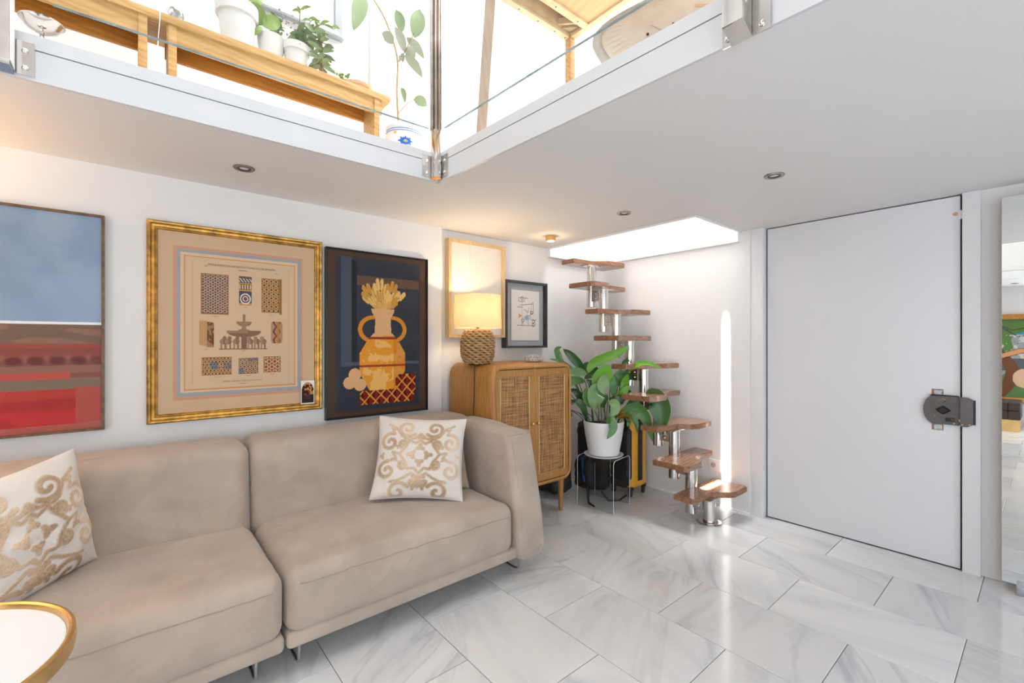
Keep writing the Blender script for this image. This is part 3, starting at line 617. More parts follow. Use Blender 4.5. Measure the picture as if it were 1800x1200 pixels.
# 2 gilt framed ornament plate
p2 = thing('ornament_print', 'square antique plate of mosaic patterns and a fountain in a wide gilt frame', 'picture', (XW, .47, .885))
gp = [(0, XW + .001), (0, -2.872), (.006, -2.866), (.014, -2.868), (.020, -2.876), (.030, -2.878), (.036, -2.872), (.040, -2.874), (.044, -2.882), (.044, XW + .001)]
frame(p2, 0, 0, .053, .892, .888, 1.908, .044, M['goldfr'], gp)
def rect(u, v, a, b_, c_, d): return ((u > a) & (u < b_) & (v > c_) & (v < d)).astype(float)
Y0, Y1, Z0_, Z1_ = .092, .853, .926, 1.870
def art2(u, v):
    y = Y0 + u * (Y1 - Y0); z = Z0_ + v * (Z1_ - Z0_)
    c = np.zeros(u.shape + (3,)); c[:] = (205, 172, 140); c += (fbm(u, v, 4, 4, 5)[..., None] - .5) * 8
    for (a, b_, c_, d), col in (((.159, .782, .996, 1.794), (198, 150, 122)), ((.172, .769, 1.014, 1.780), (158, 158, 160)), ((.189, .752, 1.034, 1.763), (214, 184, 156)), ((.204, .740, 1.043, 1.749), (176, 130, 84)), ((.210, .734, 1.050, 1.743), (208, 178, 146))):
        c = mixc(c, col, rect(y, z, a, b_, c_, d))
    gld = (np.abs(y - .207) < .003) | (np.abs(y - .737) < .003) | (np.abs(z - 1.746) < .003) | (np.abs(z - 1.046) < .003)
    c = mixc(c, (206, 148, 70), gld * rect(y, z, .203, .741, 1.042, 1.75) * .9)
    c = mixc(c, (150, 122, 96), (((np.abs(y - .240) < .0012) | (np.abs(y - .705) < .0012)) & (z > 1.075) & (z < 1.725)).astype(float) * .3)
    def star(y_, z_, s, ring, bgc, fg, core):
        gx = (y_ / s + .5 * (np.floor(z_ / s) % 2)) % 1 - .5; gz = (z_ / s) % 1 - .5; r = np.hypot(gx, gz); a = np.arctan2(gz, gx)
        o = np.zeros(y_.shape + (3,)); o[:] = bgc; o = mixc(o, fg, (np.abs(r - .36 - .05 * np.cos(6 * a)) < .07).astype(float)); o = mixc(o, core, (r < .22).astype(float)); return o
    pats = [((.277, .402, 1.446, 1.662), star(y, z, .022, 0, (122, 78, 66), (206, 182, 152), (84, 84, 92))), ((.562, .655, 1.466, 1.660), star(y, z, .024, 0, (150, 106, 60), (206, 170, 118), (104, 60, 44))),
            ((.280, .417, 1.120, 1.217), star(y, z, .016, 0, (150, 100, 44), (212, 176, 130), (40, 34, 40))), ((.448, .546, 1.120, 1.208), star(y, z, .018, 0, (128, 82, 46), (214, 192, 160), (70, 50, 46))),
            ((.573, .662, 1.123, 1.215), star(y, z, .030, 0, (150, 92, 50), (216, 186, 156), (130, 60, 60)))]
    for (a, b_, c_, d), pt in pats:
        k = rect(y, z, a, b_, c_, d)[..., None]; c = c * (1 - k) + pt * k
        bd = k[..., 0] * ((np.abs(y - a) < .004) | (np.abs(y - b_) < .004) | (np.abs(z - c_) < .004) | (np.abs(z - d) < .004)); c = mixc(c, (150, 104, 60), bd)
    c = mixc(c, (146, 102, 60), rect(y, z, .655, .667, 1.456, 1.662))
    k = rect(y, z, .318, .352, 1.150, 1.19) + rect(y, z, .378, .412, 1.150, 1.19) + rect(y, z, .448, .472, 1.12, 1.15) + rect(y, z, .49, .546, 1.19, 1.208); c = mixc(c, (96, 104, 124), k * (.4 + .6 * (fbm(u, v, 60, 60, 8) > .5)))
    k = rect(y, z, .451, .513, 1.499, 1.662)
    zz = (z - 1.499) / .163; strip = mixc(np.zeros_like(c), (126, 84, 56), np.ones_like(u)); strip = mixc(strip, (68, 74, 92), ((zz < .5) & (zz > .1)) | ((zz > .78) & (zz < .95))); strip = mixc(strip, (196, 148, 84), (np.abs(zz - .52) < .02) | (np.abs(zz - .76) < .02) | (zz < .08))
    rr = np.hypot((y - .482) / .026, (z - 1.537) / .03); strip = mixc(strip, (222, 206, 186), (np.abs(rr - .9) < .12) | (np.abs(rr - .45) < .08)); strip = mixc(strip, (140, 70, 44), rr < .32)
    strip = mixc(strip, (210, 190, 160), ((zz > .56) & (zz < .72) & (np.sin(y * 500) > .2)) | ((zz > .8) & (zz < .93) & (np.sin(y * 420 + z * 300) > .2)))
    c = c * (1 - k[..., None]) + strip * k[..., None]
    # bracket fragment left, knot fragment right
    kl = ((y > .269) & (y < .303) & (z > 1.285 - .4 * (y - .269)) & (z < 1.41)) ; c = mixc(c, (190, 146, 98), kl.astype(float)); kl = ((y > .303) & (y < .335) & (z > 1.268) & (z < 1.405 - 12 * (y - .31) ** 2)); c = mixc(c, (112, 68, 38), kl.astype(float) * (.55 + .45 * (fbm(u, v, 70, 70, 9) > .45)))
    kr = (np.abs(y - .640) + .5 * np.abs(z - 1.352) < .055) & (z > 1.289) & (z < 1.414) & (np.abs(y - .640) < .03); c = mixc(c, (172, 132, 100), kr.astype(float)); kr2 = kr & (np.abs(np.abs(y - .64) - .5 * np.abs(np.sin((z - 1.28) * 60)) * .03) < .005); c = mixc(c, (110, 62, 48), kr2.astype(float)); c = mixc(c, (176, 120, 50), (kr & (np.abs(y - .648) < .006)).astype(float))
    # fountain: finial, upper bowl, stem, lower basin, ring of small beasts
    fy = (y - .475); st = (150, 118, 92); dk = (104, 78, 62)
    f = ((np.abs(fy) < .006) & (z > 1.40) & (z < 1.451)) | ((np.abs(fy) < .037 - .0) & (np.abs(z - 1.406) < .005)) | ((np.hypot(fy / .036, (z - 1.405) / .022) < 1) & (z < 1.406)) | ((np.abs(fy) < .011) & (z > 1.355) & (z < 1.39)) | ((np.hypot(fy / .03, (z - 1.358) / .012) < 1) & (z > 1.356)) \
        | ((np.abs(fy) < .083) & (np.abs(z - 1.353) < .006)) | ((np.hypot(fy / .08, (z - 1.352) / .028) < 1) & (z < 1.354)) | ((np.abs(fy) < .014) & (z > 1.262) & (z < 1.33)) | ((np.abs(fy) < .118) & (np.abs(z - 1.259) < .003))
    c = mixc(c, st, f.astype(float)); c = mixc(c, dk, (f & ((fy > .02) | (z < 1.345)) & (z < 1.40)).astype(float) * .5)
    for bx in (-.098, -.075, -.038, .03, .062, .095):
        bd = (np.hypot((fy - bx) / .017, (z - 1.30) / .016) < 1) | (np.hypot((fy - bx + .006 * np.sign(bx)) / .010, (z - 1.318) / .011) < 1) | ((np.abs(np.abs(fy - bx) - .009) < .004) & (z > 1.262) & (z < 1.30))
        c = mixc(c, (158, 126, 98), bd.astype(float)); c = mixc(c, dk, (bd & (fy > bx)).astype(float) * .45)
    return c
artwork('print', p2, -2.884, Y0, Y1, Z0_, Z1_, 420, 520, art2, M['print'])
ink = M['ink']
for (txt, sz, y, z) in (('MONUMENTOS ARQUITECTONICOS DE ESPAÑA', .0148, .470, 1.706), ('GRANADA', .009, .470, 1.690), ('ARTE', .006, .30, 1.700), ('SIGLO', .006, .64, 1.690), ('FUENTE CENTRAL Y DETALLES DEL PATIO', .010, .470, 1.080), ('GRANADA', .007, .470, 1.066),
                        ('MOSAICO', .006, .34, 1.433), ('FRISO', .006, .482, 1.488), ('TECHO', .006, .61, 1.450), ('ALERO', .006, .30, 1.256), ('FUENTE', .006, .475, 1.247), ('LAZO', .006, .64, 1.278), ('AZULEJO', .006, .35, 1.108), ('AZULEJO', .006, .497, 1.108), ('AZULEJO', .006, .617, 1.110)):
    text_part('lettering', txt, sz, Vector((-2.8835, y, z)), ROT_L, ink, p2)
cd = obj('postcard', MB().box(-2.874, -2.8725, .768, .846, .925, 1.066), M['paper'], p2)
def artc(u, v):
    ar = (v < .55) | (np.hypot((u - .5) / .45, (v - .55) / .38) < 1); c = np.zeros(u.shape + (3,)); c[:] = (232, 228, 224)
    d = mixc(np.zeros_like(c), (52, 30, 20), np.ones_like(u)); f = fbm(u, v, 5, 7, 12); d = mixc(d, (196, 132, 60), (f > .56) & (v > .4)); d = mixc(d, (148, 36, 24), ((np.hypot(u - .5, v - .45) < .17) & (f > .42))); d = mixc(d, (40, 52, 86), (np.hypot(u - .62, v - .3) < .12))
    d = mixc(d, (210, 160, 110), (np.hypot(u - .5, v - .66) < .05)); k = (ar & (u > .06) & (u < .94) & (v > .05) & (v < .94))[..., None]
    return np.where(k, d, c)
artwork('postcard_print', cd, -2.872, .769, .845, .926, 1.065, 50, 80, artc, M['printgloss'])
# 3 black framed panel: plain generic still life in the same colours
p3 = thing('black_framed_panel', 'tall black-framed still life of a golden jar on slate blue beside the gilt frame', 'picture', (XW, 1.265, .81))
frame(p3, XW + .001, -2.866, .912, 1.619, .812, 1.886, .014, M['black'], [(0, XW + .001), (0, -2.864), (.006, -2.864), (.008, -2.874), (.014, -2.874), (.014, XW + .001)])
def art3(u, v):
    c = np.zeros(u.shape + (3,)); c[:] = (54, 57, 66); n = fbm(u, v, 5, 7, 21); c += (n[..., None] - .5) * 16
    c = mixc(c, (72, 78, 92), rect(u, v, .12, .22, .30, .97)); c = mixc(c, (38, 39, 46), rect(u, v, .22, .27, .33, .95)); c = mixc(c, (100, 76, 62), rect(u, v, .27, .92, .80, .86)); c = mixc(c, (78, 84, 96), rect(u, v, .13, .92, .305, .325)); c = mixc(c, (50, 53, 62), rect(u, v, .10, .92, .0, .30))
    k = np.clip(np.minimum(np.minimum(u, 1 - u) - .075, np.minimum(v * 1.5, (1 - v) * 1.5) - .05) * -60, 0, 1); c = mixc(c, (82, 60, 46), k * .95)
    # cloth in a lozenge pattern, jar body, pale neck, round golden bloom
    gx = (u * 9 + v * 13) % 1; gz = (u * 9 - v * 13) % 1; loz = (gx < .16) | (gz < .16)
    cl = ((v > .06) & (v < .145) & (u > .30) & (u < .86)) | ((u > .66) & (u < .88) & (v > .10) & (v < .24))
    t3 = fbm(u, v, 16, 22, 23)
    hw = np.interp(v, [.12, .16, .26, .38, .47, .51, .60, .64, .66], [.10, .15, .235, .235, .15, .085, .08, .115, .12])
    for k_ in range(26):
        an = -1.0 + 2.0 * k_ / 25; ln = .19 + .05 * math.sin(k_ * 2.7); ex, ey = .53 + ln * math.sin(an) * 1.2, .64 + ln * math.cos(an) * .85
        c = mixc(c, (196, 142, 62) if k_ % 2 else (222, 180, 108), seg_dist(u, v, [(.53 + .03 * an, .64), (ex, ey)]) < .007 + .010 * (np.hypot(u - ex, v - ey) < .06))
    hl = np.abs(np.hypot((np.abs(u - .53) - .10) / .13, (v - .53) / .075) - 1) < .16; c = mixc(c, (206, 132, 40), hl & (np.abs(u - .53) > .085))
    body = (np.abs(u - .53) < hw) & (v > .12) & (v < .66)
    b_ = mixc(np.zeros_like(c), (222, 146, 44), np.ones_like(u)); b_ = mixc(b_, (232, 190, 120), (t3 > .52) * .75); b_ = mixc(b_, (192, 112, 30), ((u > .64) * .5)); b_ = mixc(b_, (214, 168, 120), (v > .49) * 1.0); b_ = mixc(b_, (150, 60, 34), (np.abs(v - .475) < .008) | (np.abs(v - .30) < .006)); c = np.where(body[..., None], b_, c)
    ck = mixc(np.zeros_like(c), (128, 26, 24), np.ones_like(u)); ck = mixc(ck, (52, 20, 20), ((gx + gz) % 1 > .62)); ck = mixc(ck, (216, 142, 58), loz); c = np.where(cl[..., None], ck, c)
    for px_, py_ in ((.20, .20), (.30, .185), (.25, .25)): c = mixc(c, (214, 168, 120), np.hypot((u - px_) / .06, (v - py_) / .038) < 1)
    return c
artwork('panel', p3, -2.876, .926, 1.605, .826, 1.872, 200, 300, art3, M['printgloss'])
# 4 pale wood box frame with a drawing pressed in paper
XN = XL2
p4 = thing('embossed_paper_picture', 'pale wood frame holding creased cream paper, on the wall behind the table lamp', 'picture', (XN, 2.07, 1.33))
frame(p4, XN + .001, -2.870, 1.799, 2.337, 1.331, 2.072, .022, M['paleoak'])
n4 = 90; vs = []; yy = np.linspace(1.82, 2.316, n4); zz = np.linspace(1.352, 2.051, n4)
def creases(a, b_):
    d = 9
    for ln in ([(.35, .95), (.36, .75), (.42, .5), (.55, .25), (.6, .05)], [(.8, .95), (.62, .75), (.58, .62)], [(.45, .97), (.5, .6), (.72, .3), (.98, .1)], [(.05, .5), (.25, .55), (.5, .45), (.55, .25)], [(.9, .6), (.7, .45)]):
        for (x0, y0), (x1, y1) in zip(ln[:-1], ln[1:]):
            dx, dy = x1 - x0, y1 - y0; t_ = max(0, min(1, ((a - x0) * dx + (b_ - y0) * dy) / (dx * dx + dy * dy))); d = min(d, math.hypot(a - x0 - t_ * dx, b_ - y0 - t_ * dy))
    return math.exp(-(d / .008) ** 2)
vs = [(-2.897 + .0035 * creases((y - 1.82) / .496, (z - 1.352) / .7) + .002 * nz(y, z, 0, 6), y, z) for y in yy for z in zz]
obj('paper_sheet', MB().add(vs, [(i * n4 + j, (i + 1) * n4 + j, (i + 1) * n4 + j + 1, i * n4 + j + 1) for i in range(n4 - 1) for j in range(n4 - 1)]), M['paper'], p4, auto=80)
obj('backing_board', MB().box(XN + .002, -2.905, 1.81, 2.33, 1.34, 2.06), M['paper'], p4)
# 5 dark frame with a small coloured line drawing
p5 = thing('line_drawing', 'small glazed charcoal frame with a line drawing and orange and blue spots, above the cabinet', 'picture', (XN, 2.58, 1.245))
frame(p5, XN + .001, -2.868, 2.343, 2.818, 1.246, 1.811, .018, simple('charcoal_wood', (.045, .045, .05, 1), .4, nscale=20, namt=.3))
obj('mat_board', MB().box(XN + .002, -2.908, 2.352, 2.809, 1.256, 1.80), simple('grey_mat', (.42, .42, .44, 1), .8), p5)
def art5(u, v):
    c = np.zeros(u.shape + (3,)); c[:] = (236, 228, 222); c += (fbm(u, v, 5, 5, 31)[..., None] - .5) * 6
    for ln in ([(.25, .85), (.6, .85)], [(.2, .3), (.85, .3), (.85, .42)], [(.2, .66), (.4, .66)], [(.7, .54), (.78, .54), (.78, .76), (.72, .76), (.7, .54)], [(.3, .7), (.75, .74)], [(.55, .6), (.55, .5), (.66, .5)], [(.6, .4), (.6, .3)], [(.38, .8), (.38, .28)], [(.45, .62), (.6, .56), (.62, .66)], [(.68, .6), (.68, .42), (.9, .42)], [(.25, .85), (.25, .78), (.45, .78), (.5, .85)]):
        c = mixc(c, (120, 114, 112), (seg_dist(u, v, ln) < .006) * .8)
    c = mixc(c, (224, 170, 90), ((u > .26) & (np.abs(v - .49) < .05 * (1 - (u - .26) / .13))).astype(float)); c = mixc(c, (140, 180, 205), np.clip(1.5 - np.hypot((u - .55) / .09, (v - .45) / .045), 0, 1)); c = mixc(c, (190, 200, 130), np.clip(1.2 - np.hypot((u - .39) / .05, (v - .34) / .035), 0, 1))
    for a, b_ in ((.38, .84), (.72, .56), (.4, .4), (.78, .38), (.78, .31)): c = mixc(c, (70, 66, 66), (np.abs(np.hypot((u - a) * .75, v - b_) - .031) < .006).astype(float))
    return c
artwork('drawing', p5, -2.900, 2.425, 2.745, 1.310, 1.737, 130, 170, art5, M['print'])
obj('glass_pane', MB().box(-2.885, -2.8835, 2.36, 2.80, 1.263, 1.794), M['pane'], p5)

# ------------------------------------------------------------------ cane cabinet
CX0, CX1, CY0, CY1, CB, CT = -2.885, -2.365, 1.815, 2.595, .25, 1.14
cb = thing('cane_cabinet', 'honey oak cabinet with rounded corners and two woven cane doors', 'cabinet', ((CX0 + CX1) / 2, (CY0 + CY1) / 2, 0))
def rrect(y0, y1, z0, z1, r, n=8):
    pts = []
    for cy, cz, a0 in ((y1 - r, z1 - r, 0), (y0 + r, z1 - r, PI / 2), (y0 + r, z0 + r, PI), (y1 - r, z0 + r, 1.5 * PI)):
        pts += [(cy + r * math.cos(a0 + PI / 2 * i / n), cz + r * math.sin(a0 + PI / 2 * i / n)) for i in range(n + 1)]
    return pts
def ringprism(outer, inner, x0, x1, bev=.008):
    # hollow shell; its front edge is rounded over
    n = len(outer); vs = []; lay = []
    cy = sum(p[0] for p in outer) / n; cz = sum(p[1] for p in outer) / n
    def sh(pts, d): return [(cy + (y - cy) * (1 - d / (CY1 - CY0) * 2), cz + (z - cz) * (1 - d / (CT - CB) * 2)) for y, z in pts]
    L_ = [(outer, x0), (outer, x1 - bev * 1.6), (sh(outer, bev * .35), x1 - bev * .6), (sh(outer, bev), x1), (sh(inner, -bev * .4), x1), (inner, x1 - bev * .4), (inner, x0)]
    for pts, x in L_: vs += [(x, y, z) for y, z in pts]
    k = len(L_); fs = [(a * n + i, a * n + (i + 1) % n, ((a + 1) % k) * n + (i + 1) % n, ((a + 1) % k) * n + i) for a in range(k) for i in range(n)]
    return MB().add(vs, fs)
obj('body_shell', ringprism(rrect(CY0, CY1, CB, CT, .085), rrect(CY0 + .032, CY1 - .032, CB + .032, CT - .032, .055), CX0, CX1, .018), M['oak'], cb)
def prismX(pts, x0, x1):
    n = len(pts); return MB().add([(x0, y, z) for y, z in pts] + [(x1, y, z) for y, z in pts], [tuple(range(n)), tuple(range(n, 2 * n))[::-1]] + [(i, (i + 1) % n, n + (i + 1) % n, n + i) for i in range(n)])
obj('back_panel', prismX(rrect(CY0 + .01, CY1 - .01, CB + .01, CT - .01, .07), CX0 + .002, CX0 + .012), M['oak'], cb)
mid = (CY0 + CY1) / 2
obj('divider', MB().bbox(CX1 - .05, CX1 - .012, mid - .012, mid + .012, CB + .03, CT - .03, .003), M['oak'], cb)
for s in (-1, 1):
    y0, y1 = (CY0 + .036, mid - .004) if s < 0 else (mid + .004, CY1 - .036); z0, z1 = CB + .036, CT - .036
    d = obj('door', MB().bbox(CX1 - .032, CX1 - .012, y0, y1, z0, z0 + .05, .004).bbox(CX1 - .032, CX1 - .012, y0, y1, z1 - .05, z1, .004).bbox(CX1 - .032, CX1 - .0121, y0, y0 + .04, z0 + .001, z1 - .001, .004).bbox(CX1 - .032, CX1 - .0121, y1 - .04, y1, z0 + .001, z1 - .001, .004), M['oak'], cb)
    obj('cane_panel', MB().box(CX1 - .030, CX1 - .022, y0 + .038, y1 - .038, z0 + .048, z1 - .048), M['cane'], d, smooth=False)
    bd = MB(); a, b_, c_, e_ = y0 + .043, y1 - .043, z0 + .053, z1 - .053
    bd.tube([(CX1 - .016, a, c_), (CX1 - .016, b_, c_), (CX1 - .016, b_, e_), (CX1 - .016, a, e_)], .0045, 6, closed=True)
    obj('beading', bd, M['paleoak'], d)
    ky = y1 - .022 if s < 0 else y0 + .022
    obj('knob', MB().lathe([(.005, 0), (.005, .012), (.010, .014), (.011, .022), (.006, .026), (.0001, .026)], (CX1 - .012, ky, .715), 18, (1, 0, 0)), M['brass'], d)
    for hz in (.42, .96): obj('hinge', MB().box(CX1 - .013, CX1 - .010, (y0 - .006 if s < 0 else y1 + .002), (y0 - .002 if s < 0 else y1 + .006), hz, hz + .05), M['black'], d)
for x in (CX0 + .07, CX1 - .07):
    for y in (CY0 + .06, CY1 - .06): obj('leg', MB().lathe([(.014, 0), (.015, .005), (.024, CB - .005), (.024, CB + .004)], (x, y, 0), 20), M['oak'], cb)
# table lamp with woven rope base
lx, ly = -2.62, 1.88
lp = thing('table_lamp', 'lit table lamp with cream drum shade and woven rope base on the cabinet', 'lamp', (lx, ly, CT))
wv = MB(); NR = 15
for i in range(NR):
    z = CT + .012 + i * .0158; tt = (z - CT) / .245; r0 = .112 * (1 - abs(2 * tt - 1) ** 3.4 * .36)
    pts = []
    for k in range(104):
        a = 2 * PI * k / 104; wob = math.sin(a * 13 + (i % 2) * PI)
        pts.append((lx + (r0 + .0065 * wob) * math.cos(a), ly + (r0 + .0065 * wob) * math.sin(a), z + .0035 * math.cos(a * 13 + (i % 2) * PI)))
    wv.tube(pts, .0088, 6, closed=True)
obj('woven_base', wv, simple('sea_grass_rope', (.44, .27, .12, 1), .7, nscale=40, namt=.25, bump=.3, bscale=150), lp, auto=80)
obj('inner_body', MB().lathe([(.07, 0), (.095, .04), (.10, .12), (.095, .2), (.07, .245), (.012, .25), (.010, .30)], (lx, ly, CT), 32), M['brownfr'], lp)
obj('lamp_shade', MB().lathe([(.170, .255), (.170, .262), (.162, .487), (.160, .487), (.1685, .262), (.1685, .255)], (lx, ly, CT), 64, caps=False), M['shade'], lp)
obj('bulb', MB().lathe([(.0001, .30), (.014, .30), (.018, .33), (.030, .36), (.030, .38), (.018, .40), (.0001, .405)], (lx, ly, CT), 20), emis('bulb_glow', (1, .78, .5, 1), 25), lp)
sp_ = MB()
for a in (0, 2.1, 4.2): sp_.tube([(lx, ly, CT + .29), (lx + .16 * math.cos(a), ly + .16 * math.sin(a), CT + .47)], .0015, 5)
obj('shade_carrier', sp_, M['brass'], lp)
obj('cable', MB().tube([(lx + .04, ly - .105, CT + .006), (lx + .05, ly - .06 - .02, CT + .004), (lx + .055, CY0 - .0 + .01, CT + .004), (lx + .06, CY0 - .006, CT - .03), (lx + .058, CY0 - .007, CT - .2), (lx + .05, CY0 - .007, CT - .33), (lx + .052, CY0 - .007, CT - .36)], .003, 6).bbox(lx + .04, lx + .066, CY0 - .014, CY0 - .002, CT - .40, CT - .36, .003), M['rubber'], lp)
point('lamp_bulb', (lx, ly, CT + .40), 12, (1, .74, .46), .03)
# off-frame twin that throws the warm glow at the left end of the ceiling
l2 = thing('floor_lamp', 'floor lamp with cream drum shade beyond the left end of the sofa', 'lamp', (-2.6, -1.05, 0))
obj('pole', MB().lathe([(.14, 0), (.14, .015), (.012, .02), (.012, 1.62)], (-2.6, -1.05, 0), 28), M['brass'], l2)
obj('lamp_shade', MB().lathe([(.18, 1.50), (.165, 1.74), (.163, 1.74), (.178, 1.50)], (-2.6, -1.05, 0), 48, caps=False), M['shade'], l2)
point('floor_lamp_bulb', (-2.6, -1.05, 1.68), 19, (1, .62, .30), .05)
# trinket box: scalloped glass dish holding a painted oval box
tx, ty = -2.60, 2.405
tk = thing('trinket_dish', 'scalloped glass dish holding a small patterned oval box on the cabinet', 'dish', (tx, ty, CT))
def oval(prof, c, n=48, ex=.72, scal=0):
    vs = []
    for r, h in prof:
        for k in range(n): a = 2 * PI * k / n; q = r * (1 + scal * math.cos(12 * a) * (r > .05)); vs.append((c[0] + q * ex * math.cos(a), c[1] + q * math.sin(a), c[2] + h))
    return MB().add(vs, [(i * n + k, i * n + (k + 1) % n, (i + 1) * n + (k + 1) % n, (i + 1) * n + k) for i in range(len(prof) - 1) for k in range(n)] + [tuple(range(n))[::-1]])
obj('glass_dish', oval([(.05, 0), (.07, .006), (.085, .022), (.09, .034), (.084, .034), (.075, .022), (.06, .012), (.001, .010)], (tx, ty, CT), 60, .72, .05), simple('pressed_glass', (.72, .66, .60, 1), .12, 0, nscale=90, namt=.3, bump=.3, bscale=120), tk)
m, t_, ns, b = new_mat('patterned_porcelain'); b.inputs['Roughness'].default_value = .3
tc = N(t_, 'ShaderNodeTexCoord'); vo = N(t_, 'ShaderNodeTexVoronoi', Scale=95.0); t_.links.new(tc.outputs['Object'], vo.inputs[0])
r = ramp(t_, vo.outputs['Distance'], [(.30, (.10, .11, .16, 1)), (.42, (.66, .60, .54, 1))]); t_.links.new(r.outputs[0], b.inputs['Base Color'])
obj('box_body', oval([(.052, .011), (.062, .02), (.062, .036), (.001, .037)], (tx, ty, CT), 40), m, tk)
obj('box_lid', oval([(.063, .038), (.063, .046), (.045, .054), (.001, .057)], (tx, ty, CT), 40), m, tk)

# ------------------------------------------------------------------ alternating tread staircase
st = thing('space_saver_staircase', 'chrome modular staircase with nine alternating brown wooden treads climbing the back wall', 'staircase', (-1.58, 3.176, 0))
RISE = .2245
def tread_poly(n):
    xl = -1.715 - .136 * (n - 1); w0, w1 = .152, .268; yn, yf = (2.925, 3.505) if n % 2 else (2.872, 3.478)
    s_ = [(t, .5 - .5 * math.cos(PI * t)) for t in np.linspace(0, 1, 8)]
    if n % 2: right = [(xl + w0 - .008, yn), (xl + w0, yn + .012)] + [(xl + w0 + (w1 - w0) * e * .75, 3.16 + .10 * t) for t, e in s_] + [(xl + w1 - .012, 3.285), (xl + w1, 3.305), (xl + w1, yf - .02), (xl + w1 - .018, yf)]
    else: right = [(xl + w1 - .02, yn), (xl + w1, yn + .02), (xl + w1, 3.075), (xl + w1 - .015, 3.10)] + [(xl + w1 - .03 - (w1 - w0 - .03) * e, 3.115 + .085 * t) for t, e in s_] + [(xl + w0, yf - .012), (xl + w0 - .008, yf)]
    return [(xl + .006, yn), ] + right + [(xl + .006, yf), (xl, yf - .008), (xl, yn + .008)], xl
for n in range(1, 10):
    poly, xl = tread_poly(n); z = RISE * n; xc = xl + .137; yc = 3.172
    bm = bmesh.new(); mb = MB().prism(poly, z - .040, z); vv = [bm.verts.new(p) for p in mb.v]
    for f in mb.f: bm.faces.new([vv[i] for i in f])
    bmesh.ops.bevel(bm, geom=[e for e in bm.edges if abs(e.verts[0].co.z - e.verts[1].co.z) < 1e-6], offset=.004, segments=2, affect='EDGES')
    td = obj('tread', MB().frombm(bm), M['tread'], st)
    obj('tread_plate', MB().prism([(xc - .05, yc - .09), (xc + .05, yc - .09), (xc + .05, yc + .09), (xc - .05, yc + .09)], z - .046, z - .0405), M['chrome'], td)
    for dx, dy in ((-.04, -.075), (.04, -.075), (-.04, .075), (.04, .075)): obj('screw', MB().cyl((xc + dx, yc + dy, z - .046), (xc + dx, yc + dy, z - .050), .006, 8), M['steel'], td)
    zb = .012 if n == 1 else RISE * (n - 2) + .035
    obj('support_tube', MB().lathe([(.038, zb), (.042, zb + .002), (.042, z - .046)], (xc, yc, 0), 32), M['chrome'], st)
    if n < 9:
        xm = xc - .068; z0 = RISE * (n - 1) + .085; z1 = z - .048
        pl = obj('link_plate', MB().box(xm - .034, xm + .034, yc - .034, yc + .022, z0, z1), M['chrome'], st, smooth=False)
        for zz in (z0 + .025, z1 - .025): obj('bolt', MB().cyl((xm, yc - .034, zz), (xm, yc - .044, zz), .010, 12), M['steel'], pl)
        if n < 4: text_part('lettering', '80', .026, Vector((xm + .012, yc - .0355, z0 + .045)), Matrix(((1, 0, 0), (0, 0, -1), (0, 1, 0))), M['paper'], pl)
obj('base_plate', MB().lathe([(.086, 0), (.086, .008), (.082, .010), (.056, .011)], (-1.578, 3.172, 0), 40), M['chrome'], st)
# wall socket
sk = thing('wall_socket', 'white double wall socket behind the lowest stair treads', 'socket', (-1.72, YS, .32))
obj('face_plate', MB().bbox(-1.765, -1.665, YS - .012, YS, .275, .365, .006), M['socket'], sk)
obj('socket_well', MB().lathe([(.022, 0), (.020, .001), (.0001, .001)], (-1.725, YS - .012, .322), 24, (0, -1, 0)), simple('socket_grey', (.45, .44, .43, 1), .5), sk)
for dx in (-.009, .009): obj('pin_hole', MB().cyl((-1.725 + dx, YS - .013, .322), (-1.725 + dx, YS - .0136, .322), .003, 8), M['black'], sk)

# ------------------------------------------------------------------ acrylic stool, pot, plant
sc_ = Vector((-2.285, 2.868, 0)); ang = math.radians(10.5); A_ = Vector((math.cos(ang), math.sin(ang), 0)); B_ = Vector((-math.sin(ang), math.cos(ang), 0)); SH = .398
sl_ = thing('acrylic_stool', 'clear acrylic waterfall stool carrying the potted plant', 'stool', sc_)
def sheet(pts, wdir, hw, th, mat, name, par):
    vs = []; m_ = len(pts)
    for i, p in enumerate(pts):
        p = Vector(p); d = (Vector(pts[min(i + 1, m_ - 1)]) - Vector(pts[max(i - 1, 0)])).normalized(); nn = d.cross(wdir).normalized() * th / 2
        vs += [p - wdir * hw - nn, p + wdir * hw - nn, p + wdir * hw + nn, p - wdir * hw + nn]
    fs = [(0, 1, 2, 3), (4 * m_ - 1, 4 * m_ - 2, 4 * m_ - 3, 4 * m_ - 4)]
    for i in range(m_ - 1):
        for k in range(4): fs.append((4 * i + k, 4 * i + (k + 1) % 4, 4 * i + 4 + (k + 1) % 4, 4 * i + 4 + k))
    return obj(name, MB().add(vs, fs), mat, par)
path = [sc_ - B_ * .14, sc_ - B_ * .14 + Vector((0, 0, SH - .035))] + [sc_ - B_ * (.105 + .035 * math.cos(a)) + Vector((0, 0, SH - .035 + .032 * math.sin(a))) for a in np.linspace(.3, PI / 2, 5)]
path += [sc_ + B_ * (.105 + .035 * math.cos(a)) + Vector((0, 0, SH - .035 + .032 * math.sin(a))) for a in np.linspace(PI / 2, .3, 5)] + [sc_ + B_ * .14 + Vector((0, 0, SH - .035)), sc_ + B_ * .14]
sheet(path, A_, .155, .006, M['acryl'], 'acrylic_sheet', sl_)
for s in (-1, 1): obj('polished_edge', MB().tube([p + A_ * s * .156 + Vector((0, 0, .002)) for p in path], .0022, 5), M['acryledge'], sl_)
for s in (-1, 1): obj('foot_edge', MB().tube([sc_ + B_ * .14 * s - A_ * .155 + Vector((0, 0, .0025)), sc_ + B_ * .14 * s + A_ * .155 + Vector((0, 0, .0025))], .0018, 5), M['acryledge'], sl_)
